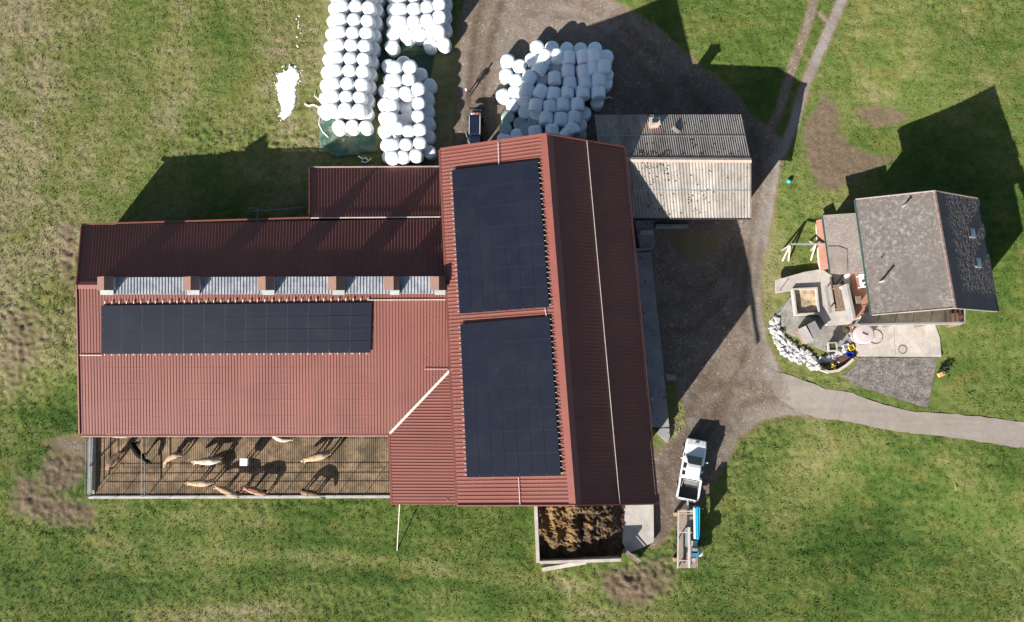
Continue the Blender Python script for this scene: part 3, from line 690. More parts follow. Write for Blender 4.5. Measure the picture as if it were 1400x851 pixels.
def wallpx(a, b, zt, th, m, name, label, cat, parent=None, zb=-.5):
    A, B = W(*a, zt), W(*b, zt); o = wl(A, B, zb, m, parent, name, th)
    if parent is None: tag(o, label, cat)
    return o
wallpx((121,680.5), (536,679.5), .24, .24, M_conc, 'yard_wall', 'low pale concrete kerb wall closing the south side of the cattle yard', 'wall')
wallpx((128.5,597), (127.5,675.5), .30, .2, M_conc, 'yard_wall', 'low pale concrete wall at the west end of the cattle yard', 'wall')
def rail_fence(pts, h, label, rails=(.45, .9, 1.35), r=.022, zb=.1, post_r=.026, step=2.4, rm=M_galv):
    P_ = [W(u, v, zb) for u, v in pts]; t = thing('railing', label, 'railing', tuple(P_[0]))
    for a, b in zip(P_[:-1], P_[1:]):
        n = max(1, round((b - a).length / step))
        for i in range(n + (1 if b is P_[-1] else 0)):
            p = lerp(a, b, i / n); MB().tube([p - up * .3, p + up * h], post_r, 6).build('post', rm, t)
        for k in rails: MB().tube([a + up * k, b + up * k], r, 6).build('rail', rm, t)
    return t
rail_fence([(131,677.5),(536,676.5)], 1.55, 'grey tube railing with three rails on the south wall of the cattle yard', rails=(.65, 1.05, 1.5))
rail_fence([(129,600),(128,674)], 1.55, 'grey tube railing along the west wall of the cattle yard', rails=(.65, 1.05, 1.5))
rail_fence([(203,598),(203,676)], 1.4, 'grey tube railing crossing the yard between the black cow and the tan cow', rails=(.8, 1.36), r=.035)
g = thing('metal_gate', 'galvanised strip gate beside the bare soil at the west end of the cattle yard', 'gate', tuple(G(123, 640)))
a, b = W(124.5,598,.5), W(122,676,.5); MB().bar(a, b, .38, .06).build('panel', M_zinc, g); MB().tube([W(123,637,.2), W(123,637,1.3)], .06).build('post', M_galv, g); MB().bar(a + Vector((.3, 0, .5)), b + Vector((.3, 0, .5)), .05).build('rail', M_galv, g)
# salt box in the yard
p = W(334,632,1.1); t = thing('mineral_feeder', 'small white square box standing among the cows in the dark shade', 'feeder', (p.x, p.y, yz))
MB().box((p.x, p.y, 1.0), (.62, .58, .5)).build('box', M_whitep, t); MB().box((p.x, p.y, 1.28), (.68, .64, .05)).build('lid', M_whitep, t)
for sx in (-.22, .22):
    for sy in (-.2, .2): MB().bar((p.x + sx, p.y + sy, yz), (p.x + sx, p.y + sy, .8), .06).build('leg', M_galv, t)

# ------------------------------------------------------------------ cows
def skin_mesh(name, verts, edges, radii, root=0, sub=1, mats=(), shape=None):
    me = bpy.data.meshes.new(name); me.from_pydata(verts, edges, [])
    o = bpy.data.objects.new(name, me); COL.objects.link(o)
    o.modifiers.new('s', 'SKIN'); 
    for i, d in enumerate(me.skin_vertices[0].data):
        r = radii[i]; d.radius = (r, r) if not isinstance(r, tuple) else r; d.use_root = (i == root)
    m2 = o.modifiers.new('u', 'SUBSURF'); m2.levels = sub; m2.render_levels = sub
    dg = bpy.context.evaluated_depsgraph_get(); out = bpy.data.meshes.new_from_object(o.evaluated_get(dg)); bpy.data.objects.remove(o); bpy.data.meshes.remove(me)
    out.name = name; out.polygons.foreach_set('use_smooth', [True] * len(out.polygons))
    for m in mats: out.materials.append(m)
    return out
def cow_mesh(bend, headdown, m, seed):
    # local x forward, z up; spine bends sideways by 'bend' towards the head
    r = random.Random(seed)
    def sp(x, z, y=0): 
        k = max(0, x + .1); return (x - abs(bend) * k * k * .12, y + bend * k * k * .55, z)
    V = [sp(-.80,1.18), sp(-.45,1.20), sp(-.05,1.10), sp(.35,1.12), sp(.68,1.16), sp(.98,1.22 - headdown*.25), sp(1.25,1.32 - headdown*.75), sp(1.42,1.22 - headdown*.85), sp(1.70,1.02 - headdown*.75)]
    R = [(.24,.24), (.30,.30), (.37,.34), (.34,.33), (.25,.27), .17, .15, .14, .085]
    E = [(i, i + 1) for i in range(8)]
    def limb(root, pts, rs):
        p = root
        for q, rr in zip(pts, rs): V.append(q); R.append(rr); E.append((p, len(V) - 1)); p = len(V) - 1
    for s in (-1, 1):
        f = r.uniform(-.12, .12); hx, hy, _ = sp(.52, 0, .0)
        limb(4, [(hx, hy + s*.2, .80), (hx + f*.5, hy + s*.2, .48), (hx + f, hy + s*.2, .08), (hx + f + .04, hy + s*.2, .0)], [.13, .075, .055, .065])
        f = r.uniform(-.14, .14)
        limb(0, [(-.74, s*.22, .85), (-.86 + f*.4, s*.22, .50), (-.80 + f, s*.22, .08), (-.76 + f, s*.22, .0)], [.16, .08, .055, .065])
        hx, hy, hz = sp(1.36, 1.30 - headdown*.8)
        nx = bend * .8
        limb(6, [(hx - nx*s*.2, hy + s*.16, hz + .02), (hx - nx*s*.25, hy + s*.27, hz + .03)], [.06, .05])      # ears
        limb(7, [(hx + .1 - nx*s*.1, hy + s*.10, hz + .14)], [.022])
    limb(0, [(-1.0, .0, 1.12), (-1.07, .02, .7), (-1.05, .03, .42)], [.04, .025, .04])
    me = skin_mesh('cow', V, E, R, root=2, sub=1, mats=[m])
    return me
def cow(tail, head, colour, label, bend=0., hd=.3, seed=0, z=yz, scale=1.):
    a, b = W(*tail, 1.2), W(*head, 1.0); d = b - a; rz = math.atan2(d.y, d.x)
    me = cow_mesh(bend, hd, M_cow[colour], seed); o = bpy.data.objects.new('cow', me); COL.objects.link(o)
    L = Vector((d.x, d.y)).length; s = scale * max(.80, min(1.08, L / 2.55)); o.scale = (s, s, s); c = a + d.normalized() * (.95 * s)
    o.location = (c.x, c.y, z); o.rotation_euler = (0, 0, rz - bend * .42); tag(o, label, 'cow', 'cows in the cattle yard'); return o
cow((143,641), (167,614), 'brown', 'grey brown cow with raised head at the west end of the yard', -.3, .1, 1)
cow((179,607), (202,636), 'black', 'black cow walking with its head down at the cross railing', .15, .8, 2)
cow((246,618), (219,634), 'tan', 'tan cow with head turned low just east of the cross railing', .45, .6, 3)
cow((300,630), (262,632), 'pale', 'pale cream cow standing left of the white feeder box', 0, .5, 4)
cow((290,660), (253,661), 'tan', 'tan cow behind the cream cow, touching noses near the kerb', 0, .4, 5)
cow((325,678), (291,663), 'tan', 'light tan cow at the south railing facing its neighbour\'s tail', .1, .4, 6)
cow((362,675), (329,666), 'rust', 'reddish cow at the south railing directly below the white box', .1, .5, 7)
cow((371,598), (399,604), 'pale', 'cream cow curled half under the eave above the white box', .5, .5, 8)
cow((451,620), (412,631), 'tan', 'golden tan cow standing alone in the open middle of the yard', 0, .5, 9)
cow((411,672), (444,678), 'brown', 'brown cow at the south railing, easternmost of the herd', -.25, .5, 10)
cow((146,593), (172,597), 'tan', 'tan cow mostly hidden under the eave at the west end', 0, .3, 11)

# ------------------------------------------------------------------ old shed
shed = thing('old_shed', 'old shed with weathered grey corrugated roof and a small chimney beside the large barn', 'shed', tuple(W(930, 230, 0)))
zr, zn, zs = 6.8, 5.5, 4.9
# the west end of the shed runs under the barn's eave
sr0, sr1 = W(820,218.5,zr), W(1027,219.5,zr); sn0, sn1 = W(813,157.5,zn), W(1014,157,zn); ss0, ss1 = W(833,298,zs), W(1027,298.5,zs)
ribbed(line(sr0, sr1), line(sn0, sn1), .19, .055, 'roof_sheet', M_fibre, shed, per=5, style='sine')
q0, q1 = lerp(sr0, ss0, .0), lerp(sr1, ss1, .0)
ribbed(line(sr0, sr1), line(ss0, ss1), .26, .05, 'roof_sheet', M_fibre, shed, per=4, style='sine')
cap(sr0, sr1, .22, (sn0 - sr0).normalized(), (ss0 - sr0).normalized(), 'ridge_cap', mat('pinkish_ridge_tiles', (.42, .3, .25), .85, var=.2, sc=3), shed, .10)
SN = plane(sr0, sr1, sn1); SSs = plane(sr0, sr1, ss1)
strip(SN, 818, 186, 1019, 186, .05, M_zinc, shed, 'sheet_joint', .06, .02); strip(SSs, 850, 261, 1027, 261, .05, M_zinc, shed, 'sheet_joint', .06, .02)
g = MB(); g.bar(ss0 + Vector((0, -.06, -.02)), ss1 + Vector((0, -.06, -.02)), .1, .12); g.build('gutter', M_dark, shed)
wsh = [Vector((*W(822,160,zn)[:2], zn-.1)), Vector((*W(1008,160,zn)[:2], zn-.1)), Vector((*W(1020,220,zr)[:2], zr-.2)), Vector((*W(1022,282,zs)[:2], zs-.1)), Vector((*W(838,282,zs)[:2], zs-.1)), Vector((*W(826,220,zr)[:2], zr-.2))]
walls(wsh, -.8, M_concd, shed)
p = onpl(893, 172, SN); M_chim = mat('pinkish_chimney_render', (.42, .24, .19), .9, var=.2)
ch = MB(); ch.box((p.x, p.y, p.z + .3), (.75, .55, 1.6), .1); c_ = ch.build('chimney', M_chim, shed)
MB().box((p.x, p.y, p.z + 1.14), (.9, .7, .1), .1).build('chimney_cap', M_conc, c_); MB().box((p.x, p.y, p.z + 1.25), (.45, .3, .14), .1).build('flue', M_dark, c_)
p = onpl(924, 178, SN, .12); MB().box(p, (.75, .3, .03), -.7, ).build('loose_sheet', M_fibre, shed)
def moss(pl, rects, n, parent, seed):
    r = random.Random(seed); g = MB()
    for _ in range(n):
        u0, v0, u1, v1 = r.choice(rects); u = r.uniform(u0, u1); v = r.uniform(v0, v1); p = onpl(u, v, pl, .04); s = r.uniform(.03, .10)
        vs = [p + Vector((math.cos(k * 1.05 + s * 40) * s * r.uniform(.6, 1.2), math.sin(k * 1.05 + s * 40) * s * r.uniform(.6, 1.2), 0)) for k in range(6)]
        g.add(vs + [p + up * s * .5], [(k, (k + 1) % 6, 6) for k in range(6)])
    return g.build('moss', mat('dark_moss', (.035, .035, .012), .95, var=.4, sc=8), parent, kind='stuff')
moss(SSs, [(872,222,1024,294), (872,222,930,250), (885,225,915,296), (940,260,970,294)], 130, shed, 3); moss(SN, [(870,205,915,214), (862,208,1000,215), (830,165,1010,212)], 110, shed, 4)

# ------------------------------------------------------------------ farmhouse
HB = 1.2; zr, ze = 9.1, 6.2
house = thing('farmhouse', 'farmhouse with lichen spotted grey tile roof, two roof windows and low western annexes', 'house', tuple(W(1265, 350, 1.2)))
hN, hS = W(1278,262,zr), W(1306,421,zr); hnw, hsw = W(1170,273.5,ze), W(1192,430.5,ze); hne, hse = W(1336,272,ze + .5), W(1363.5,425.5,ze + .5)
def tiles(A, B, Cc, D, m, parent, tw=.20, tl=.17, name='tile_field', seed=1, core=.06, bumpy=1.):
    """A-B ridge edge, D-C eave edge; courses of small lapped tiles"""
    r = random.Random(seed); n = (B - A).cross(D - A).normalized(); n = n if n.z > 0 else -n
    nr = round(((D - A).length + (Cc - B).length) / 2 / tl); nc = round(((B - A).length + (Cc - D).length) / 2 / tw); g = MB()
    f = lambda s, t: lerp(lerp(A, B, s), lerp(D, Cc, s), t)
    for j in range(nr):
        for i in range(nc + (j % 2)):
            s0 = max(0, (i - (j % 2) * .5) / nc); s1 = min(1, (i + 1 - (j % 2) * .5) / nc - .004)
            t0, t1 = j / nr, min(1, (j + 1.12) / nr); k = r.uniform(-.010, .014) * bumpy
            a, b, c, d = f(s0, t0), f(s1, t0), f(s1, t1), f(s0, t1); h = n * (.032 + k)
            g.add([a, b, c + h, d + h, c, d], [(0, 1, 2, 3), (3, 2, 4, 5)])
    g.build(name, m, parent, kind='stuff')
    MB().hexa([p - n * (core + .06) for p in (A, B, Cc, D)], [p - n * .05 for p in (A, B, Cc, D)]).build('roof_deck', M_wood, parent)
tiles(hN, hS, hsw, hnw, M_tile, house, seed=2); tiles(hN, hS, hse, hne, M_tile2, house, seed=3, bumpy=1.)
nr_ = 38; dW = (hnw - hN).normalized(); dE = (hne - hN).normalized()
M_rt = mat('reddish_ridge_tile', (.20, .14, .12), .9, var=.25, sc=3, rnd=.2)
for i in range(nr_):
    a, b = lerp(hN, hS, i / nr_), lerp(hN, hS, (i + .93) / nr_); g = MB(); k = .12 + .015 * (i % 2); h = up * (.09 + .01 * (i % 2))
    g.hexa([a + dW * .16 , b + dW * .16, b + dE * .16, a + dE * .16], [a + dW * .08 + h, b + dW * .08 + h, b + dE * .08 + h, a + dE * .08 + h]); g.build('ridge_tile', M_rt, house)
g = MB(); g.bar(hnw + Vector((-.08, 0, -.03)), hsw + Vector((-.08, 0, -.03)), .13, .1); g.build('gutter', M_greenf, house)
g = MB(); g.bar(hne + Vector((.08, 0, -.03)), hse + Vector((.08, 0, -.03)), .13, .1); g.build('gutter', M_dark, house)
for a, b in ((hN, hnw), (hS, hsw), (hN, hne), (hS, hse)):
    s = .04 if a is hN else -.04; d = (hN - hS).normalized() * s; MB().bar(a + d, b + d, .07, .18).build('barge_board', M_fascia, house)
HW, HE = plane(hN, hS, hsw), plane(hN, hS, hse)
for (u, v) in ((1329,319), (1337,359.5)):
    c = onpl(u, v, HE, .13); X = (hS - hN).normalized(); Yv = (hne - hN).normalized(); n = HE[1]
    M3 = Matrix((Yv, X, n)).transposed(); o = MB().box(c, (.66, .78, .16), M=M3).build('roof_window', M_zinc, house)
    MB().box(c + n * .085, (.46, .56, .02), M=M3).build('pane', M_blueglass, o)
    MB().box(c + n * .06 - Yv * .42, (.2, .66, .1), M=M3).build('flashing', M_dark, o)
def pipe(u, v, pl, h, r, m, name='flue_pipe', capm=None):
    p = onpl(u, v, pl); o = MB().tube([p - up * .1, p + up * h], r, 10).build(name, m, house)
    if capm: MB().tube([p + up * (h + .04), p + up * (h + .1)], r * 1.5, 10).build('cowl', capm, o)
pipe(1203,386, HW, 1.15, .085, M_galv, capm=M_zinc); pipe(1235,282, HW, .6, .08, M_zinc, capm=M_zinc); pipe(1205,352, HW, .25, .05, M_dark)
wh = [Vector((*W(1193,279,ze)[:2], ze - .15)), Vector((*W(1279,268,zr)[:2], zr - .3)), Vector((*W(1328,278,ze)[:2], ze - .15)), Vector((*W(1352,416,ze)[:2], ze - .15)), Vector((*W(1304,411,zr)[:2], zr - .3)), Vector((*W(1214,420,ze)[:2], ze - .15))]
walls(wh, -.3, M_wallr, house)
# balcony along the south side
zb = 3.9
bp = [W(1180,428,zb), W(1300,418,zb), W(1297,441,zb), W(1174,442.5,zb)]
M_balc = mat('mossy_balcony_slabs', (.36, .32, .26), .9, var=.25, sc=1.2, stain=(.2, .17, .1), stain_sc=.8, stain_at=(.5, .7))
nb_ = 5
for i in range(nb_):
    s0, s1 = i / nb_ + .004, (i + 1) / nb_ - .004; q = [lerp(bp[0], bp[1], s0), lerp(bp[0], bp[1], s1), lerp(bp[3], bp[2], s1), lerp(bp[3], bp[2], s0)]
    MB().slab(q, .18).build('balcony_slab', M_balc, house)
q = [W(1293,419,zb - .5), W(1318,419,zb - .5), W(1318,440,zb - .5), W(1293,440,zb - .5)]; MB().slab(q, .12).build('wooden_deck', mat('reddish_deck_boards', (.16, .07, .05), .85, var=.4, sc=3), house)
for i in range(4): 
    a = W(1293 + i * 6.5, 421, zb + .1); MB().bar(a, W(1293 + i * 6.5, 440, zb + .1), .09).build('joist', M_wood, house)
MB().bar(W(1174,444,zb + .9), W(1319,441.5,zb + .9), .14, .10).build('handrail', M_zinc, house)
wl(W(1174,444,zb + .8), W(1319,441.5,zb + .8), zb - .1, M_conc_old, house, 'parapet', .1)
MB().bar(W(1319,423,zb + .9), W(1319,442,zb + .9), .08, .08).build('handrail', M_zinc, house)
wl(W(1180,433,zb - .2), W(1310,430,zb - .2), .2, M_wallr, house)
for u in (1178, 1225, 1270, 1316): p = W(u, 442.5, zb); MB().bar((p.x, p.y, .4), (p.x, p.y, zb - .19), .18).build('balcony_post', M_wood, house)
# annex roofs to the west
zA, zB = 4.6, 3.9
a0, a1, a2, a3 = W(1170.5,291.5,zA), W(1183,374,zA), W(1135.5,374.5,zB), W(1124.5,294.5,zB)
tiles(a0, a1, a2, a3, M_tile3, house, seed=5, tw=.24, tl=.2)
AP = plane(a0, a1, a2); pts = [(1132,337),(1146,337),(1158,341),(1159,373.5),(1136,374)]; pp = [onpl(u, v, AP, .075) for u, v in pts]
MB().hexa([p - up * .03 for p in pp], pp).build('dark_tile_patch', M_tile2, house)
aw = [W(1143,298,zB), W(1171,296,zA), W(1180,368,zA), W(1154,368,zB)]; walls([p - up * .12 for p in aw], .3, M_wallr, house)
MB().bar(a3 + Vector((-.06, 0, 0)), a2 + Vector((-.06, 0, 0)), .1, .1).build('gutter', M_greenf, house)
tp = [W(1125,299,2.5), W(1134,367,2.5), W(1122,371,2.2), W(1116,301.5,2.2)]
MB().slab(tp, .12).build('terracotta_canopy', M_terra, house); wl(W(1120,304,2.15), W(1126,369,2.15), .3, M_wallr, house, 'wall', .12)
# raised terracotta terrace
zt_ = 3.0
tt = [W(1163,373,zt_), W(1193,369,zt_), W(1204,426,zt_), W(1169,436.5,zt_)]
MB().slab([tt[0], tt[1], lerp(tt[1], tt[2], .74), lerp(tt[0], tt[3], .74)], .2).build('terrace_slab', M_terra, house)
MB().slab([lerp(tt[0], tt[3], .755), lerp(tt[1], tt[2], .755), tt[2], tt[3]], .2).build('terrace_slab', M_terra, house)
wl(W(1158.5,388,zt_ + .5), W(1169,437,zt_ + .5), .5, M_conc_old, house, 'parapet', .22)
wl(tt[0] - up * .22, tt[3] - up * .22, .5, M_wallr, house)
p = W(1176,386,zt_); t = thing('garden_table', 'small white table with dark dishes on the terracotta terrace', 'table', (p.x, p.y, zt_ + .01), .1)
MB().box((0, 0, .72), (.62, 1.15, .05)).build('tabletop', M_whitep, t, local=True)
for sx in (-.24, .24):
    for sy in (-.48, .48): MB().bar((sx, sy, 0), (sx, sy, .7), .05).build('leg', M_whitep, t, local=True)
for k, (sx, sy) in enumerate(((.12, .3), (-.05, -.05), (.12, .0), (.12, -.35))):
    o = MB().lathe([(.09, 0), (.1, .05), (.08, .08)], 10).build('dish', M_dark); o.location = (p.x + sx, p.y + sy, zt_ + .765); tag(o, ['dark dish at the north end of the white terrace table', 'dark dish on the west edge of the white terrace table', 'dark dish in the middle of the white terrace table', 'dark dish at the south end of the white terrace table'][k], 'dish', 'dishes on the terrace table')
p = W(1171,411,zt_); o = MB().box((p.x, p.y, zt_ + .3), (.4, .6, .6), .1).build('wooden_crate', M_wood); tag(o, 'dark wooden crate against the parapet of the terracotta terrace', 'crate')

# ------------------------------------------------------------------ paving round the house
def slab(name, pts, th, m, dz=.06, z=None):
    P_ = [G(u, v, dz) for u, v in pts]
    if z is not None: P_ = [W(u, v, z) for u, v in pts]
    zt = sum(p.z for p in P_) / len(P_); P_ = [W(u, v, zt) for u, v in pts]
    lower(pts, zt - .03, .25); o = MB().slab(P_, th).build(name, m); o['kind'] = 'structure'; return zt
zpatio = slab('patio', [(1061,383),(1100,372),(1124,368),(1135,376),(1160,376),(1175,436),(1174,443),(1131,445.5),(1120,430),(1117,393),(1089,396),(1061,401)], .3, M_conc, z=1.25)
zcourt = zpatio + .01; o = MB().slab([W(1136.5,374,zcourt), W(1163,373,zcourt), W(1168,420,zcourt), W(1142,426,zcourt)], .05).build('painted_patio_shade', mat('painted_shade_dark', (.03, .028, .028), .8)); o['kind'] = 'structure'  # flat dark sheet that paints the shade around the picnic table
zdrive = slab('concrete_driveway', [(1181,443),(1278,443),(1285,462),(1287,488),(1172,487),(1170,470)], .3, M_conc, z=1.05)
MB().bar(W(1222,447,zdrive + .002), W(1224,486,zdrive + .002), .03, .01).build('expansion_joint', M_concd, bpy.data.objects['concrete_driveway'])
GP_ = [(1173,489),(1281,490),(1276,520),(1268,558),(1215,542),(1163,525),(1150,514),(1170,500)]
def drape(name, pts_px, m, dz=.05, ST_=.35, soft=.3, kind='structure', z_of=None):
    """irregular sheet following the terrain"""
    P_ = wpoly(pts_px); x0, y0 = P_.min(0); x1, y1 = P_.max(0)
    ax = np.arange(x0, x1 + ST_, ST_); ay = np.arange(y0, y1 + ST_, ST_); AX, AY = np.meshgrid(ax, ay)
    msk = sdf(P_, AX, AY, .01) > .5; bm = bmesh.new()
    vs = [bm.verts.new((x, y, 0)) for x, y in P_]; f = bm.faces.new(vs); bmesh.ops.triangulate(bm, faces=[f])
    for a in ax[1:-1]: bmesh.ops.bisect_plane(bm, geom=bm.verts[:] + bm.edges[:] + bm.faces[:], plane_co=(a, 0, 0), plane_no=(1, 0, 0))
    for a in ay[1:-1]: bmesh.ops.bisect_plane(bm, geom=bm.verts[:] + bm.edges[:] + bm.faces[:], plane_co=(0, a, 0), plane_no=(0, 1, 0))
    co = np.array([v.co[:2] for v in bm.verts]); zz = ground_np(co[:, 0], co[:, 1]) + dz
    for v, z in zip(bm.verts, zz): v.co.z = z
    for f in bm.faces:
        if f.normal.z < 0: f.normal_flip()
    r = bmesh.ops.extrude_face_region(bm, geom=bm.faces[:])
    for v in [e for e in r['geom'] if isinstance(e, bmesh.types.BMVert)]: pass
    ex = [e for e in r['geom'] if isinstance(e, bmesh.types.BMVert)]
    for v in ex: v.co.z += .0
    for v in bm.verts:
        if v not in set(ex): v.co.z -= .25
    me = bpy.data.meshes.new(name); bmesh.ops.recalc_face_normals(bm, faces=bm.faces); bm.to_mesh(me); bm.free(); me.materials.append(m)
    o = bpy.data.objects.new(name, me); COL.objects.link(o)
    if kind: o['kind'] = kind
    global GZ
    mk = sdf(wpoly(pts_px), GX, GY, soft * .5); GZ = np.where(mk > .75, np.minimum(GZ, ground_np(GX, GY) + dz - .06), GZ); GZ = np.where((mk > .25) & (mk <= .75), np.minimum(GZ, ground_np(GX, GY) + dz - .015), GZ)
    return o
drape('gravel_parking', GP_, M_gravd, .04, .8)
drape('stony_garden_ground', [(1058,432),(1083,402),(1085,432),(1120,434),(1130,446),(1172,446),(1168,480),(1130,482),(1075,455)], mat('grey_garden_gravel', (.23, .22, .20), .95, var=.3, sc=1.5, fine=.35, fsc=10, bump=.6, stain=(.10, .11, .04), stain_sc=.7, stain_at=(.56, .66)), .04, .8)
RN = [(1061,508),(1075,512),(1100,521),(1130,532),(1165,538),(1200,551),(1240,562),(1300,566),(1350,571),(1400,577),(1480,588),(1700,622)]
RS = [(1700,662),(1480,625),(1400,613),(1340,604),(1290,597),(1240,592),(1200,585),(1150,575),(1120,572),(1090,562),(1065,545),(1055,530),(1056,517)]
r_ = random.Random(21)
def jit(pl, k, n=5):
    out = []
    for a, b in zip(pl[:-1], pl[1:]):
        for i in range(n): t = i / n; out.append((a[0] + (b[0] - a[0]) * t + r_.uniform(-k, k), a[1] + (b[1] - a[1]) * t + r_.uniform(-k, k)))
    return out + [pl[-1]]
drape('asphalt_road', jit(RN, .8) + jit(RS, .8), M_asph, .05, .8)
for a, b in (((1145,532.5),(1133,570)), ((1157,536),(1146,574))):
    pa, pb = G(*a, .055), G(*b, .055); n = 8; 
    g = MB()
    for i in range(n):
        p, q = lerp(pa, pb, i / n), lerp(pa, pb, (i + 1) / n); p.z = gz(p.x, p.y) + .054; q.z = gz(q.x, q.y) + .054; g.bar(p, q, .05, .012)
    g.build('road_joint', M_concd)['kind'] = 'structure'
# concrete platform east of the barn
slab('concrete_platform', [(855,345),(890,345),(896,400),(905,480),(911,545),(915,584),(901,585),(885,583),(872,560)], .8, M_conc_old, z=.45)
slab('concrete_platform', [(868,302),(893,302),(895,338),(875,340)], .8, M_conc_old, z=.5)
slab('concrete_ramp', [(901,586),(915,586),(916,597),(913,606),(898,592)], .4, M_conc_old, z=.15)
slab('concrete_apron', [(846,688),(893.5,688),(894,741),(876,750),(858,757),(850,740)], .3, M_conc, z=.12)
o = MB().box(W(918,516.5,.35), (.85, .5, .1)).build('plank', M_conc_old); tag(o, 'short grey plank jutting from the concrete platform into the shaded yard', 'plank')
for k, (u, v, s) in enumerate(((888,340,.35),(877,414,.3),(898,481,.4),(888,494,.35),(892,421,.25),(904,560,.25))):
    pass

# ------------------------------------------------------------------ manure pit
pit = thing('manure_pit', 'open concrete walled manure pit under the south end of the large barn', 'manure pit', tuple(W(733, 768, 0)))
wl(W(731.5,672,1.5), W(735.5,770,1.5), -.3, M_conc, pit, 'pit_wall', .30); wl(W(738,769.5,1.5), W(849,766,1.5), -.3, M_conc, pit, 'pit_wall', .26)
lower([(735,660),(860,660),(858,768),(738,768)], .05, .2)
n = 130; g = MB(); PA, PB, PC, PD = W(734,655,0), W(856,655,0), W(849,765,0), W(738,768,0); vs = []
for j in range(n + 1):
    for i in range(n + 1):
        s, t = i / n, j / n; p = lerp(lerp(PA, PB, s), lerp(PD, PC, s), t)
        h = 1.25 * min(1, (1 - s) * 3.5 + .15) * min(1, (1 - t) * 3.2 + .1) ** .8
        if s > .5: h *= 1 - .75 * max(0, (t - .55)) * 2
        if s > .72 and t > .72: h = .12
        h += .30 * (noise.fractal(p * 1.1, 1., 2., 5) + .55 * math.sin(s * 30 + t * 3 + 2 * noise.noise(p * .5))) * min(1, h + .2); g_ = (noise.noise(p * 4) * .16 + noise.noise(p * 9) * .09) * min(1, h + .3)
        vs.append(Vector((p.x, p.y, max(.08, h + g_))))
g.add(vs, [(j * (n + 1) + i, j * (n + 1) + i + 1, (j + 1) * (n + 1) + i + 1, (j + 1) * (n + 1) + i) for j in range(n) for i in range(n)])
o = g.build('manure_heap', M_manure, None, smooth=True); o['kind'] = 'stuff'; tag(o, 'heap of strawy brown manure filling the walled pit', 'manure heap')
o = thing('gate_panel', 'grey brown hinged panel leaning out from the corner of the manure pit', 'gate', tuple(G(862, 760)))
a, b = W(852,753,.75), W(874,770,.6); wl(a, b, -.2, M_wood, o, 'panel', .28); MB().bar(a + Vector((.12, .15, .05)), b + Vector((.12, .15, .05)), .06).build('rail', M_conc, o)
o = MB().bar(G(741,779,.15), G(801,769,.25), .32, .2).build('concrete_beam', M_conc); tag(o, 'pale concrete beam lying in the grass along the pit wall', 'beam')

# ------------------------------------------------------------------ bales
def bale_mesh(seed, lying=False):
    r = random.Random(seed); R, Hh = .64, 1.18; n = 28
    prof = [(.02, 0), (R * .7, .0), (R * .90, .03), (R * .98, .11), (R, .26), (R * 1.01, Hh / 2), (R, Hh - .26), (R * .98, Hh - .11), (R * .90, Hh - .03), (R * .72, Hh), (R * .35, Hh + .01), (.02, Hh + .012)]
    g = MB().lathe(prof, n); off = Vector((seed * 7.3, 0, 0))
    for v in g.v:
        rr = math.hypot(v.x, v.y)
        if rr > .1:
            k = 1 + .030 * noise.noise(v * 2.2 + off) + .012 * noise.noise(v * 7 + off); v.x *= k; v.y *= k
        v.z += .03 * noise.noise(v * 2.5 + off)
    if lying:
        for v in g.v: v.z -= Hh / 2; v.y, v.z = v.z, v.y
        for v in g.v: v.z += R
    return g
BM = {(m, l): [bale_mesh(i, l).mesh('bale', mm, smooth=True) for i in range(3)] for m, mm in (('w', M_bale), ('b', M_bale_b), ('g', M_bale_g)) for l in (False, True)}
def bale(u, v, base, label, group, m='w', lying=False, rz=None, tilt=0, seed=0):
    """u,v: the middle of the bale's top as seen; base: height of its underside over the ground"""
    r = random.Random(seed + int(u * 7 + v * 13)); hh = 1.19 if not lying else 1.24
    p = G(u, v, base + hh); z0 = gz(p.x, p.y) + base
    o = bpy.data.objects.new('round_bale', r.choice(BM[(m, lying)])); COL.objects.link(o)
    k_ = r.uniform(.95, 1.05); o.scale = (k_, k_, r.uniform(.97, 1.03))
    o.location = (p.x, p.y, z0); o.rotation_euler = (tilt + r.uniform(-.03, .03), r.uniform(-.03, .03), (r.uniform(-3, 3) if not lying else r.uniform(-.12, .12)) if rz is None else rz)
    tag(o, label, 'bale', group); return o
ORD = ['first', 'second', 'third', 'fourth', 'fifth', 'sixth', 'seventh', 'eighth', 'ninth', 'tenth', 'eleventh', 'twelfth', 'thirteenth', 'fourteenth']
def lab_rows(items, fmt, dv=12):
    """items (u,v,...) -> labels by row from the barn and order from the meadow"""
    it = sorted(items, key=lambda q: -q[1]); rows = []; 
    for q in it:
        if rows and abs(rows[-1][0][1] - q[1]) < dv: rows[-1].append(q)
        else: rows.append([q])
    out = []
    for ri, row in enumerate(rows):
        for ci, q in enumerate(sorted(row, key=lambda q: q[0])): out.append((q, fmt % (ORD[ri], ORD[ci])))
    return out
GA = 'bales of the long stack beside the meadow'
lowA, upA = [], []
for i in range(11):
    v = 151 - 17.6 * i; u = 443 + 12 * min(1.4, (151 - v) / 122)
    if v < -45: break
    dx = 18.8
    for k in range(4): lowA.append((u + k * dx + (0 if k < 3 else 1), v + k * .7))
    for k in range(3): upA.append((u + 9.5 + k * dx + random.uniform(-.7, .7), v - 3 + k * .8 + random.uniform(-.6, .6)))
for k in range(3): lowA.append((462 + 18.7 * k, 173 - .3 * k))
for q, l in lab_rows(lowA, 'ground-layer white bale, %s row from the barn, %s from the meadow, long stack', 8): bale(q[0], q[1], 0, l, GA)
for q, l in lab_rows(upA, 'top-layer white bale, %s row from the barn, %s from the meadow, long stack', 8): bale(q[0], q[1], 1.17, l, GA)
GB = 'bales of the short stack on green netting'
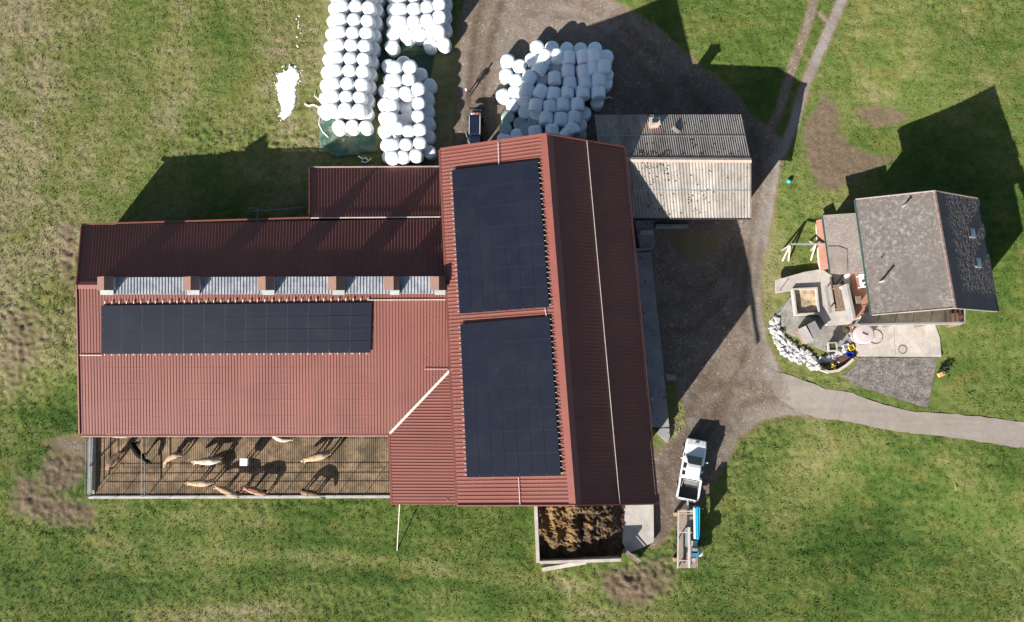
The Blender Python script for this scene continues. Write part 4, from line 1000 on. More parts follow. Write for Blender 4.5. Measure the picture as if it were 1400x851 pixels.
upB = [(547,-7),(565,-8),(583,-10),(599,-12),(547.5,11.5),(565.7,10.8),(583.8,8),(600.5,5),(547,29),(565,28),(583.5,25.5),(600.5,22),(599,41)]
lowB = [(537,-6),(608,-14),(537.5,12),(556,14),(574,13),(591,10),(608,3),(537,28.5),(556,31),(574,30),(591,28),(608,20),(537,45),(555.5,47.5),(572.7,46.5),(590,43),(607.5,38.5),(535.6,63),(587.8,60.5),(606.6,58.5)]
for q, l in lab_rows(lowB, 'ground-layer white bale, %s row from the barn, %s from the meadow, netted stack', 8): bale(q[0], q[1], 0, l, GB)
for q, l in lab_rows(upB, 'top-layer white bale, %s row from the barn, %s from the meadow, netted stack', 8): bale(q[0], q[1], 1.17, l, GB)
GC = 'bales of the middle stack by the cowshed annex'
upC = [(540,91),(560,90.5),(540,109.5),(558,107.5),(537,126),(554,126),(572,121),(534.5,143),(572,139.5),(535,161),(571,157.5),(543,174),(558,178),(573,176.6),(537,197),(555,197),(574,195),(536,214),(550,213),(568,211.5)]
lowC = [(530,89),(551.5,84.5),(574,101),(587.5,115.5),(532,109),(549,106),(566,110),(526,123),(545,124),(563,125),(583.5,133.8),(525.5,142),(543,143),(554,146),(565,140),(526,161),(552.5,163),(583.5,150.5),(540,163),(565,160),(526,179),(585,168.5),(545,180),(563,180),(529,198),(585,186),(547,198),(566,196),(587,207.6),(531,214),(549,213),(567,212)]
for q, l in lab_rows(lowC, 'ground-layer white bale, %s row from the annex, %s from the meadow, middle stack', 9): bale(q[0], q[1], 0, l, GC, 'w')
for q, l in lab_rows(upC, 'top-layer white bale, %s row from the annex, %s from the meadow, middle stack', 9): bale(q[0], q[1], 1.17, l, GC)
GD = 'bales of the tumbled pile north of the large barn'
upD = [(746,74),(762.5,75),(778,76.6),(798.5,76),(811,73),(826,88),(738,91),(776.7,95),(798.5,95),(811,91),(724,104),(758,105.5),(779,112),(800,111),(819,106),(719.5,121.6),(738,124),(757,126),(776,125.4),(797,125.4),(818.5,125),(733,141),(751.6,142.8),(769.6,142),(789.5,141.5),(746.5,161.4),(767,161),(785,159),(731.7,178),(755,175.5),(774,182),(783,174)]
lowD = [(734,63,'b'),(755,64.5,'b'),(775,66,'b'),(793.5,66,'b'),(813,66,'b'),(829,77,'b'),(694,82,'b'),(710,89,'b'),(727,80,'b'),(751,86,'b'),(762.5,88,'b'),(811,92,'b'),(692,101.7,'b'),(705,109,'b'),(741,108,'b'),(830,101,'b'),(828,113,'b'),
        (688,130,'b'),(704,125,'b'),(701.5,142.5,'b'),(717.6,137,'b'),(816.5,139,'b'),(694.4,159.5,'g'),(717.6,152.5,'b'),(733,156,'b'),(798.5,154,'b'),(691,175.5,'g'),(711,168.5,'g'),(729,166.5,'g'),(720,177,'g'),(793.5,170,'b'),(689,190,'b'),(707,184,'b'),(793.5,186,'g'),(742,192,'g'),
        (722,120,'b'),(740,125,'b'),(758,126,'b'),(776,126,'b'),(795,125,'b'),(812,122,'b'),(776,96,'b'),(794,95,'b'),(758,106,'b'),(776,111,'b'),(795,110,'b'),(812,107,'b'),(735,142,'b'),(752,143,'b'),(770,142,'b'),(787,141,'b'),(748,160,'b'),(766,160,'b'),(783,158,'b'),(756,176,'b'),(774,176,'b'),(734,178,'g'),(724,103,'b')]
for q, l in lab_rows(lowD, 'lower bale, %s row from the barn roof, %s from the loader, tumbled pile', 10): bale(q[0], q[1], 0, l, GD, q[2])
for q, l in lab_rows(upD, 'upper lying bale, %s row from the barn roof, %s from the loader, tumbled pile', 10):
    rz = {746: -.3, 738: -.5, 724: -.5, 719.5: -.3, 733: -.2, 774: -.7, 783: .35, 798.5: .15, 811: .1}.get(q[0]); bale(q[0], q[1], 1.12, l, GD, 'b', True, rz=rz, tilt=random.uniform(-.12, .12))

# netting and plastic on the ground
def flat(name, pts, m, dz, label, cat, ST_=.7):
    o = drape(name, pts, m, dz, ST_, kind=None); tag(o, label, cat); return o
def sheet_soft(name, pts, m, dz, label, cat):
    P_ = [G(u, v) for u, v in pts]; bm = bmesh.new(); f = bm.faces.new([bm.verts.new((p.x, p.y, 0)) for p in P_]); bmesh.ops.triangulate(bm, faces=[f])
    x0, x1 = min(p.x for p in P_), max(p.x for p in P_); y0, y1 = min(p.y for p in P_), max(p.y for p in P_)
    for a in np.arange(x0 + .3, x1, .3): bmesh.ops.bisect_plane(bm, geom=bm.verts[:] + bm.edges[:] + bm.faces[:], plane_co=(a, 0, 0), plane_no=(1, 0, 0))
    for a in np.arange(y0 + .3, y1, .3): bmesh.ops.bisect_plane(bm, geom=bm.verts[:] + bm.edges[:] + bm.faces[:], plane_co=(0, a, 0), plane_no=(0, 1, 0))
    co = np.array([v.co[:2] for v in bm.verts]); zz = ground_np(co[:, 0], co[:, 1]) + dz
    for v, z in zip(bm.verts, zz): v.co.z = z + .05 * noise.noise(Vector((v.co.x, v.co.y, 0)) * 1.6)
    r = bmesh.ops.extrude_face_region(bm, geom=bm.faces[:]); ex = set(e for e in r['geom'] if isinstance(e, bmesh.types.BMVert))
    for v in bm.verts:
        if v not in ex: v.co.z -= .02
    me = bpy.data.meshes.new(name); bmesh.ops.recalc_face_normals(bm, faces=bm.faces); bm.to_mesh(me); bm.free(); me.materials.append(m); me.polygons.foreach_set('use_smooth', [True] * len(me.polygons))
    o = bpy.data.objects.new(name, me); COL.objects.link(o)
    return tag(o, label, cat)
sheet_soft('netting', [(436,160),(512,165),(516,208),(462,216),(438,206)], M_net, .10, 'crumpled green netting on the ground at the barn end of the long stack', 'netting')
sheet_soft('netting', [(514,-20),(614,-20),(606,62),(592,72),(545,72),(516,60)], M_net, .09, 'dark green netting spread under the short bale stack', 'netting')
sheet_soft('netting', [(512,60),(545,74),(594,74),(588,112),(520,100)], mat('dark_green_net', (.02, .06, .04), .8, var=.5), .08, 'dark green netting between the short and the middle stack', 'netting')
def strand(pts, r, label, m=M_shred, name='plastic_strip', cat='plastic strip', dz=.12):
    P_ = [G(u, v, dz) for u, v in pts]; o = MB().tube(P_, r, 6).build(name, m, smooth=True); return tag(o, label, cat)
strand([(437,160),(436,170),(441,180),(449,188)], .05, 'white plastic strip trailing south west from the long stack'); strand([(436,147),(428,143),(422,145),(417,142)], .09, 'tangled white plastic strip on the grass beside the long stack'); strand([(436,137),(430,132),(431,124)], .03, 'thin white string loop at the edge of the long stack')
strand([(458,182),(470,184),(480,187)], .04, 'white strip at the barn end of the long stack'); strand([(541,72),(538,82)], .03, 'thin pale cord between the short and middle stacks'); strand([(826,136),(832,133),(837,135)], .08, 'white plastic tail beside the tumbled bale pile')
for k, (pts) in enumerate((((490,214),(496,218),(500,216),(503,220),(508,217)), ((494,221),(500,223),(505,219)))): strand(pts, .07, ['crumpled white plastic scrap on the grass beside the annex roof', 'smaller white plastic scrap beside the annex roof'][k])

# lime patch
LP = [(397,91),(402,94),(408,99),(408,107),(404,113),(402,122),(403,134),(400,148),(396,155),(387,163),(384,158),(386,150),(382,136),(380,124),(378,116),(382,110),(378,102),(384,100),(392,97)]
r_ = random.Random(5); pts = []
for i in range(len(LP)):
    a, b = LP[i], LP[(i + 1) % len(LP)]
    for k in range(5): t = k / 5; pts.append((a[0] + (b[0] - a[0]) * t + r_.uniform(-1.1, 1.1), a[1] + (b[1] - a[1]) * t + r_.uniform(-1.1, 1.1)))
g = MB(); 
def blob(u, v, s, seed, h=.05, dz=.05):
    p = G(u, v, dz); n = 9; r = random.Random(seed); vs = [p + Vector((math.cos(k * 6.283 / n) * s * r.uniform(.6, 1.3), math.sin(k * 6.283 / n) * s * r.uniform(.6, 1.3), -.06)) for k in range(n)]
    g.add(vs + [p + up * h], [(k, (k + 1) % n, n) for k in range(n)])
def inpoly(x, y, P_):
    c = False
    for i in range(len(P_)):
        (ax, ay), (bx, by) = P_[i], P_[i - 1]
        if (ay > y) != (by > y) and x < (bx - ax) * (y - ay) / (by - ay) + ax: c = not c
    return c
for k in range(2600):
    u, v = r_.uniform(377, 409), r_.uniform(90, 164)
    if inpoly(u, v, LP): blob(u, v, r_.uniform(.07, .16), k, .03, .10)
for k in range(160):
    a = r_.choice(LP); blob(a[0] + r_.gauss(0, 3), a[1] + r_.gauss(0, 3), r_.uniform(.04, .09), k)
for k in range(14): blob(r_.uniform(404, 411), r_.uniform(20, 75), r_.uniform(.04, .12), k)
o = g.build('spilled_lime', M_lime); o['kind'] = 'stuff'; tag(o, 'patch of spilled white lime on the west meadow', 'lime patch')

# ------------------------------------------------------------------ vehicles
def rsec(y, hw, z0, z1, r=.12, top=None, zm=None):
    """rounded-rect cross section at y (x,z)"""
    t = hw if top is None else top
    return [Vector((x, y, z)) for x, z in ((-hw, z0), (-hw - .02, (z0 + z1) * .5 if zm is None else zm), (-t, z1 - r), (-t + r, z1), (t - r, z1), (t, z1 - r), (hw + .02, (z0 + z1) * .5 if zm is None else zm), (hw, z0))]
def wheel(parent, x, y, r, w_, z=None):
    z = r if z is None else z
    M4 = Matrix.Translation((x, y, z)) @ Matrix.Rotation(math.pi / 2, 4, 'Y')
    o = MB().lathe([(r * .5, -w_ / 2), (r * .93, -w_ / 2), (r, -w_ / 3), (r, w_ / 3), (r * .93, w_ / 2), (r * .5, w_ / 2)], 20, M4).build('wheel', M_black, parent, local=True)
    MB().lathe([(.02, -w_ * .53), (r * .52, -w_ * .5), (r * .55, w_ * .5), (.02, w_ * .53)], 16, M4).build('rim', M_galv, o, local=True); return o
pr, pf = G(940, 681, 1.0), G(953, 603, .9); d = pf - pr; ang = math.atan2(-d.x, d.y); pc = lerp(pr, pf, .5)
truck = thing('pickup_truck', 'white double cab pickup truck with open bed parked beside the large barn', 'pickup truck', (pc.x, pc.y, gz(pc.x, pc.y)), ang)
def P_(g, nm, m, sm=False, par=truck): return g.build(nm, m, par, smooth=sm, local=True)
T = truck
b = MB().loft([rsec(2.62, .70, .45, .78), rsec(2.55, .84, .40, .95), rsec(2.1, .92, .38, 1.05), rsec(1.1, .93, .38, 1.13), rsec(-.75, .94, .38, 1.08), rsec(-.78, .94, .38, 1.08)])
P_(b, 'body', M_whitep)
cabs = [rsec(1.20, .84, 1.10, 1.13, .01, .80), rsec(.45, .88, 1.05, 1.72, .08, .60, 1.14), rsec(.2, .88, 1.05, 1.78, .08, .62, 1.14), rsec(-.55, .88, 1.05, 1.77, .08, .62, 1.14), rsec(-.80, .87, 1.05, 1.66, .08, .61, 1.14), rsec(-.86, .87, 1.02, 1.06, .01, .82)]
P_(MB().loft(cabs), 'cab', M_whitep)
g = MB(); q = [Vector(p) for p in ((-.70, 1.15, 1.155), (.70, 1.15, 1.155), (.585, .50, 1.735), (-.585, .50, 1.735))]; nn = (q[1] - q[0]).cross(q[3] - q[0]).normalized(); nn = nn if nn.y > 0 else -nn
g.hexa([p - nn * .03 for p in q], [p + nn * .02 for p in q]); P_(g, 'windscreen', M_glass)
for s in (-1, 1):
    for (y0, y1) in ((.50, -.02), (-.14, -.62)):
        xa, xb = .865, .655; q = [Vector((s * xa, y0, 1.20)), Vector((s * xa, y1, 1.20)), Vector((s * xb, y1 + .05, 1.64)), Vector((s * xb, y0 - .12, 1.64))]
        g = MB(); g.hexa([p - Vector((s * .03, 0, 0)) for p in q], [p + Vector((s * .015, 0, .01)) for p in q]); P_(g, 'side_window', M_glass)
    for y in (.98, -.06, -.70): P_(MB().box((s * .945, y, .80), (.012, .02, .62)), 'door_seam', M_dark)
    P_(MB().box((s * .955, .02, .62), (.03, 1.9, .06)), 'sill_trim', M_dark); P_(MB().bar((s * .52, 2.45, .985), (s * .60, 1.3, 1.13), .02), 'bonnet_crease', M_conc)
    P_(MB().box((s * 1.08, .78, 1.18), (.2, .1, .16)), 'mirror', M_whitep); P_(MB().box((s * .68, 2.52, .85), (.3, .14, .16)), 'headlight', M_zinc)
    P_(MB().box((s * .90, -1.72, .86), (.12, 1.80, .50)), 'bed_side', M_whitep); P_(MB().box((s * .82, -2.62, .85), (.14, .06, .3)), 'tail_light', mat('red_lamp', (.4, .02, .02), .3))
    for y in (1.68, -1.60): wheel(T, s * .90, y, .40, .27); P_(MB().loft([[Vector((s * (.93 + .05), y + .5 * math.cos(a) * k, .42 + .5 * math.sin(a) * k)) for a in (0, .5, 1.05, 1.57, 2.1, 2.6, 3.14)] for k in (1.0, .86)]), 'wheel_arch', M_dark)
P_(MB().box((0, -1.72, .62), (1.68, 1.78, .06)), 'bed_floor', M_black); P_(MB().box((0, -2.60, .86), (1.92, .07, .50)), 'tailgate', M_whitep); P_(MB().box((0, -.84, .9), (1.68, .05, .5)), 'bed_front', M_whitep)
for s in (-1, 1): P_(MB().bar((s * .62, -.92, 1.12), (s * .74, -1.62, 1.15), .05), 'roll_bar', M_galv)
P_(MB().bar((-.7, -.95, 1.2), (.7, -.95, 1.2), .05), 'roll_bar', M_galv); P_(MB().box((.05, -1.15, .8), (1.1, .4, .3)), 'toolbox', M_concd); P_(MB().box((0, 2.60, .52), (1.5, .12, .2)), 'bumper', M_dark)
P_(MB().box((0, 2.30, 1.045), (.35, .06, .03)), 'bonnet_scoop', M_concd); P_(MB().box((0, -2.72, .48), (1.6, .14, .12)), 'bumper', M_galv)

# trailer with metal frame and turquoise box
def TP(u, v, z): return W(u, v, z)
zg = -.35; tc = W(940, 738, zg)
tr = thing('machinery_trailer', 'flat trailer carrying a white metal frame and a long turquoise box, parked behind the pickup', 'trailer', tuple(tc))
dk = .55
MB().slab([W(927,697,dk), W(948,697,dk), W(952,777,dk), W(926.5,777,dk)], .12).build('deck', M_trdeck, tr)
MB().slab([W(948,742,dk - .02), W(954,742,dk - .02), W(954,776,dk - .02), W(949,776,dk - .02)], .1).build('side_deck', M_trdeck, tr)
fh = 1.25
for a, b in (((927.5,698.5),(926.5,777)), ((942,721),(942,777))): MB().bar(W(*a, fh), W(*b, fh), .11 if a[0] < 930 else .2, .1).build('top_rail', M_white_strip, tr)
for v, ue in ((699, 948), (702.5, 948), (728, 946), (766.5, 942)): MB().bar(W(927.5, v, fh), W(ue, v + .5, fh), .07).build('cross_bar', M_white_strip if v != 702.5 else M_orange, tr)
for (u, v) in ((927.5,699),(926.8,738),(926.5,776),(942,722),(942,776)): MB().bar(W(u, v, dk), W(u, v, fh), .08).build('upright', M_white_strip, tr)
MB().slab([W(937,722,.9), W(941,722,.9), W(941,748,.9), W(937,748,.9)], .3).build('grey_panel', M_zinc, tr)
for i in range(13): MB().box(W(935.3, 731 + i * 3.15, dk + .05), (.16, .1, .12)).build('slot', M_black, tr)
q0 = [W(949.5,694,1.7), W(957,694,1.7), W(956.5,734,1.7), W(955,738.5,1.7), W(950,737,1.7)]
MB().hexa([p - up * .85 for p in q0], q0).build('tank', M_turq, tr); q1 = [W(949.2,694,1.0), W(948,694,1.0), W(948,737,1.0), W(949.6,738,1.0)]
MB().bar(W(949.3,695,1.72), W(949.8,737,1.72), .16, .05).build('tank_trim', M_whitep, tr); MB().bar(W(953.5,694.5,1.74), W(954.5,737,1.74), .05, .03).build('tank_rib', M_turq, tr)
MB().slab([W(946,740,.85), W(954,740,.85), W(953,749,.85), W(946,748,.85)], .3).build('toolbox', M_conc, tr)
for (u, v, m, s) in ((949,752.5,M_zinc,.5),(950,757.5,mat('steel_blue_paint', (.06,.22,.34), .4),.62),(947,765.5,M_conc,.4)): MB().box(W(u, v, .95), (s, s * .8, .5)).build('motor_unit', m, tr)
p = W(956.5,756.5,.8); MB().lathe([(.05,0),(.28,.02),(.3,.1),(.1,.16)], 14, Matrix.Translation(p)).build('round_hub', M_white_strip, tr)
for (u, v) in ((926,735),(926,742),(955.5,735),(955.5,742)): 
    p = W(u, v, .1); M4 = Matrix.Translation(p) @ Matrix.Rotation(math.pi / 2, 4, 'Y'); MB().lathe([(.05,-.13),(.38,-.1),(.4,0),(.38,.1),(.05,.13)], 18, M4).build('wheel', M_black, tr)
MB().bar(W(940,697,.3), W(940.5,684,.35), .1).build('drawbar', M_galv, tr)
for k, (u, v) in enumerate(((923.5,703),(922.8,765))): o = MB().box(W(u, v, .05), (.26, .3, .6), .2).build('lamp_housing', mat('faded_orange_lamp', (.42, .24, .12), .8), tr)
MB().tube([W(955,705,.9), W(962,695,1.6)], .03).build('lever', M_dark, tr)

# compact loader between the stacks
lc = G(649.5, 172, 1.5); ld = thing('compact_loader', 'dark compact loader with navy canopy and front bucket waiting behind the large barn', 'loader', (lc.x, lc.y, gz(lc.x, lc.y)), 0)
M_navy = mat('navy_paint', (.012, .018, .04), .25, var=.1)
L_ = lambda g, nm, m, sm=False: g.build(nm, m, ld, local=True, smooth=sm)
L_(MB().box((0, -.2, .75), (.95, 2.5, .7)), 'chassis', M_dark)
L_(MB().loft([rsec(.85, .50, 1.85, 1.98, .05), rsec(.5, .55, 1.85, 2.02, .05), rsec(-.8, .55, 1.85, 2.02, .05), rsec(-1.0, .5, 1.85, 1.98, .05)]), 'canopy', M_navy)
for s in (-1, 1):
    L_(MB().bar((s * .48, -.95, 2.04), (s * .48, .75, 2.04), .07, .04), 'roof_rail', M_white_strip)
    for y in (.7, -.85): L_(MB().bar((s * .45, y, 1.0), (s * .48, y, 1.86), .06), 'cab_post', M_dark); wheel(ld, s * .62, y + (.15 if y > 0 else -.1), .42, .3)
L_(MB().box((0, -1.35, 1.15), (.9, .8, .5)), 'engine_cover', M_navy)
L_(MB().loft([rsec(1.0, .42, .8, 1.15, .05), rsec(1.35, .44, .7, 1.05, .05)]), 'front_cover', M_whitep); L_(MB().box((.12, 1.15, 1.18), (.35, .28, .12)), 'front_panel', mat('faded_red_paint', (.5, .12, .09), .5))
for s in (-1, 1): L_(MB().bar((s * .3, 1.1, 1.0), (s * .25, 1.85, .6), .09), 'lift_arm', M_dark)
L_(MB().box((0, 1.95, .55), (1.25, .18, .22)), 'bucket_edge', M_dark); L_(MB().box((.1, 1.75, .62), (.7, .12, .12)), 'cross_tube', M_white_strip)
L_(MB().bar((-.55, -1.5, .9), (-1.0, -.2, .5), .07), 'side_arm', M_white_strip)

# ------------------------------------------------------------------ person
def person():
    V = [(0,0,.95),(0,.01,1.15),(0,.02,1.38),(0,.02,1.5),(0,.04,1.62),(0,.05,1.72)]; R = [.13,.13,.16,.065,.095,.07]; E = [(i, i+1) for i in range(5)]
    def limb(root, pts, rs):
        p = root
        for q, r in zip(pts, rs): V.append(q); R.append(r); E.append((p, len(V) - 1)); p = len(V) - 1
        return p
    for s, st in ((-1, .22), (1, -.22)):
        limb(0, [(s*.11, st*.3, .85), (s*.11, st*.8 + .05, .48), (s*.11, st, .10), (s*.11, st + .16, .04)], [.10, .065, .045, .04])
        h = limb(2, [(s*.20, .02, 1.42), (s*.27, -st*.5, 1.14), (s*.27, -st + .05, .92)], [.065, .045, .035])
        for k, (fx, fl) in enumerate(((-.03, .085), (-.01, .1), (.01, .095), (.03, .075))):
            x, y, z = V[h]; limb(h, [(x + fx, y + .02, z - fl * .6), (x + fx, y + .045, z - fl)], [.010, .008])
        x, y, z = V[h]; limb(h, [(x - s*.03, y + .04, z - .05)], [.011])
    me = skin_mesh('person', V, E, R, 0, 1, [M_cloth1, M_cloth2, M_skin])
    for p in me.polygons:
        c = p.center; p.material_index = 1 if c.z < .92 and abs(c.x) < .22 else (2 if c.z > 1.5 or (c.z < .95 and abs(c.x) >= .22) else 0)
    return me
p = G(639.2, 132); per = bpy.data.objects.new('person', person()); COL.objects.link(per); per.location = (p.x, p.y, gz(p.x, p.y)); per.rotation_euler = (0, 0, -.5)
tag(per, 'person in dark purple jacket and pale cap walking on the gravel behind the barn', 'person')
MB().lathe([(.10, 1.66), (.112, 1.72), (.09, 1.80), (.03, 1.83)], 12, Matrix.Translation((0, .05, 0))).build('cap', M_hair, per, smooth=True, local=True)
MB().box((0, .19, 1.70), (.14, .1, .015)).build('cap_peak', M_hair, per, local=True)
for s in (-1, 1): MB().box((s * .035, .148, 1.655), (.022, .01, .012)).build('eye', M_dark, per, local=True)
MB().box((0, .152, 1.625), (.02, .03, .03)).build('nose', M_skin, per, local=True)

# ------------------------------------------------------------------ garden things
zq = 1.0
sw = thing('swing_set', 'wooden swing set with two splayed end frames on the grass beside the farmhouse annex', 'swing set', tuple(G(1095, 345)))
T1, T2 = W(1078,336,2.5), W(1136,333.5,2.5); T1b = W(1082,334,2.5)
MB().bar(T1b, T2, .13).build('top_beam', M_galv, sw)
for T_, fs in ((W(1080,335.5,2.45), ((1069.5,357),(1069,342.5),(1078,357))), (W(1115,334.5,2.45), ((1108.5,356),(1108.5,343),(1107,330)))):
    for k, f in enumerate(fs):
        MB().bar(T_, G(*f), .12).build('leg', M_woodl if k != 1 else M_galv, sw)
s_ = W(1118,343,.9); MB().box(s_, (.5, .35, .06)).build('swing_seat', M_whitep, sw)
for dx in (-.2, .2): MB().tube([s_ + Vector((dx, 0, 0)), Vector((s_.x + dx, T2.y, 2.45))], .015, 5).build('swing_rope', M_conc, sw)
# sandbox
def frame_box(name, label, cat, cor, z, h, wth, m, fill=None, fz=0, fillname='sand'):
    Pq = [W(u, v, z + h) for u, v in cor]; t = thing(name, label, cat, tuple(Pq[0])); 
    for i in range(4):
        a, b = Pq[i], Pq[(i + 1) % 4]; d = (b - a).normalized(); k = wth if i % 2 == 0 else -0.0
        wl(a - d * wth / 2 if i % 2 == 0 else a + d * (wth / 2 + .002), b + d * wth / 2 if i % 2 == 0 else b - d * (wth / 2 + .002), z - .2, m, t, 'frame_board', wth)
    if fill:
        n = 14; g = MB(); vs = [lerp(lerp(Pq[0], Pq[1], i / n), lerp(Pq[3], Pq[2], i / n), j / n) for j in range(n + 1) for i in range(n + 1)]
        for v in vs: v.z = z + fz + .10 * noise.noise(v * 1.7)
        g.add(vs, [(j*(n+1)+i, j*(n+1)+i+1, (j+1)*(n+1)+i+1, (j+1)*(n+1)+i) for j in range(n) for i in range(n)]); g.build(fillname, fill, t, smooth=True)
    return t
frame_box('sandbox', 'square sandbox with pale concrete rim full of yellow sand beside the patio', 'sandbox', [(1085,395.5),(1116.5,394),(1120,428.5),(1089,430)], .95, .55, .15, M_conc, M_sand, .22)
# picnic table
pt = W(1150.5,407,zpatio + .75); t = thing('picnic_table', 'weathered wooden table with a bench on its west side on the patio', 'table', (pt.x, pt.y, zpatio), .14)
for i in range(4): MB().box((-.40 + i * .265, 0, .74), (.255, 2.35, .05)).build('table_board', M_wood, t, local=True)
for y in (-.9, .9):
    for s in (-.4, .4): MB().bar((s * 1.1, y, 0), (s * .8, y, .71), .09).build('leg', M_wood, t, local=True)
for s in (-1.05,):
    MB().box((s, 0, .45), (.26, 2.4, .05)).build('bench_board', M_conc_old, t, local=True)
    for y in (-.9, .9): MB().bar((s, y, 0), (s, y, .42), .1).build('bench_leg', M_wood, t, local=True)
o = MB().lathe([(.08, 0), (.13, .1), (.10, .18)], 12).build('flower_pot', M_whitep); o.location = (pt.x - .05, pt.y + .85, zpatio + .77); tag(o, 'small white pot on the wooden patio table', 'pot')
# hutch
hq = thing('rabbit_hutch', 'small hutch with grey two part gable roof on the garden gravel', 'hutch', tuple(G(1107, 455)))
zr1, ze1 = 2.06, 1.95
A = [W(1091,450.5,ze1), W(1101.5,445.5,zr1), W(1113,466,zr1), W(1101,471.5,ze1)]; B = [W(1104,444,zr1), W(1114,438.8,ze1), W(1124.5,457.5,ze1), W(1113.5,464,zr1)]
MB().slab(A, .05).build('roof_panel', M_conc_old if False else mat('grey_roofing_felt', (.33, .30, .29), .85, var=.15), hq); MB().slab(B, .05).build('roof_panel', MATS['grey_roofing_felt'], hq)
MB().hexa([Vector((*lerp(p, (A[0]+B[2])/2, .12)[:2], .7)) for p in (A[0], B[1], B[2], A[3])], [Vector((*lerp(p, (A[0]+B[2])/2, .12)[:2], 1.9)) for p in (A[0], B[1], B[2], A[3])]).build('hutch_body', M_wood, hq)
# stone rockery: arc of white rocks
rk = thing('rockery', 'curved bank of jagged white limestone rocks between the garden and the road', 'rockery', tuple(G(1080, 470)))
arc = [(1058,436),(1062,452),(1068,463),(1078,474),(1090,483),(1104,490),(1118,495),(1132,492),(1146,487),(1157,479)]
r_ = random.Random(11)
def rock(p, s, seed):
    r = random.Random(seed); bm = bmesh.new(); bmesh.ops.create_icosphere(bm, subdivisions=1, radius=1.)
    for v in bm.verts: v.co = v.co * r.uniform(.7, 1.25); v.co.z *= .6
    g = MB(); g.add([v.co * s for v in bm.verts], [tuple(v.index for v in f.verts) for f in bm.faces]); bm.free(); Rz = Matrix.Rotation(r.uniform(0, 6), 3, 'Z')
    sx = r.uniform(.8, 1.5)
    sz_ = r.uniform(.5, 1.3)
    for v in g.v: v.x *= sx; v.z *= sz_
    g.v = [Rz @ v + p for v in g.v]; return g
def bez(t, A):
    x = t * (len(A) - 1); i = min(int(x), len(A) - 2); f = x - i; return (A[i][0] + (A[i+1][0] - A[i][0]) * f, A[i][1] + (A[i+1][1] - A[i][1]) * f)
for k in range(298):
    t = r_.random(); u, v = bez(t, arc); wdt = 3 + 6.5 * math.sin(min(1, t * 1.2 + .15) * 2.6); s = r_.uniform(-1.3, .7); nx, ny = .55, -.8
    if t > .55: nx, ny = -.1, -1
    p = G(u + nx * wdt * s, v + ny * wdt * s, .1); rock(p, r_.choice((.10, .13, .16, .20, .26, .34)), k).build('stone', M_rock, rk)
# planter bed with curved rim
pl_ = thing('planter_bed', 'curved planting bed with pale stone rim below the white rocks', 'planter', tuple(G(1140, 500)))
arc2 = [(1117,499),(1122,505),(1132,509),(1145,507),(1156,500),(1166,491)]; PP = [G(u, v, .45) for u, v in arc2]
for i in range(len(PP) - 1): MB().bar(PP[i], PP[i + 1], .22, .5).build('rim_stone', M_conc, pl_)
inn = [G(u, v, .35) for u, v in [(1118,499),(1124,496),(1134,496),(1146,491),(1156,484),(1165,490),(1156,499),(1145,505.5),(1132,507.5),(1122,504)]]; MB().slab(inn, .3).build('soil', mat('dark_reddish_soil', (.09, .045, .03), .95, var=.4, sc=3), pl_)
def plant(u, v, s, label, m=M_leaf, dz=0, n=60, cat='plant', name='shrub'):
    r = random.Random(int(u)); p = G(u, v, dz); g = MB()
    for _ in range(n):
        c = p + Vector((r.gauss(0, .4) * s, r.gauss(0, .4) * s, r.uniform(.1, 1) * s)); a = Vector((r.uniform(-1, 1), r.uniform(-1, 1), r.uniform(-.3, .6))).normalized() * .16 * (.5 + s); b_ = a.cross(Vector((r.random(), r.random(), 1))).normalized() * .07 * (.5 + s)
        g.add([c - a, c + b_, c + a, c - b_], [(0, 1, 2, 3)])
    o = thing(name, label, cat, tuple(p)); g.build('foliage', m, o); MB().tube([p, p + up * s * .6], .03, 5).build('stem', M_wood, o); return o
plant(1124,503,.35,'dark low plant at the western tip of the planting bed', dz=.4); plant(1138,501,.3,'yellow flowering plant in the planting bed', m=mat('yellow_petals', (.6, .5, .08), .8), dz=.4, n=24)
plant(1290,504,.55,'small dark bush at the corner of the gravel parking', n=80); plant(1164,378,.55,'bushy potted plant under the annex eave beside the terrace', dz=.2, m=mat('olive_leaves', (.10, .11, .03), .8, var=.5, sc=6), n=90)
o = MB().box(G(1287,512,.15), (.55, .35, .3), .4).build('firewood_log', M_orange); tag(o, 'orange sawn wood block beside the small dark bush', 'wood block')
# tank
pk = W(1181.5,457,2.3); r0 = .84; tk = thing('water_tank', 'round pinkish grey lidded tank at the corner of the driveway', 'tank', (pk.x, pk.y, zdrive - .05))
M_tank = mat('pinkish_plastic', (.50, .42, .42), .5, var=.1)
MB().lathe([(r0 * .88, 0), (r0 * .97, .3), (r0, 1.0), (r0 * .98, 1.25)], 32).build('body', M_tank, tk, smooth=True, local=True); MB().lathe([(r0 * 1.03, 1.22), (r0 * 1.04, 1.32), (r0 * .9, 1.38), (.1, 1.44), (.02, 1.44)], 32).build('lid', M_tank, tk, local=True)
MB().lathe([(r0 * 1.02, .7), (r0 * 1.05, .74), (r0 * 1.02, .78)], 32).build('hoop', M_dark, tk, local=True); MB().bar((-.2, .1, 1.46), (.25, -.1, 1.46), .06, .04).build('handle', M_dark, tk, local=True)
def ring(u, v, z, R, r, m, name, label, cat):
    p = W(u, v, z); pts = [p + Vector((R * math.cos(k * .3142), R * math.sin(k * .3142), 0)) for k in range(21)]; return tag(MB().tube(pts, r, 6).build(name, m, smooth=True), label, cat)
ring(1196.5,461,zdrive + .03, .62, .025, M_concd, 'hose', 'thin coiled hose lying on the driveway beside the round tank', 'hose')
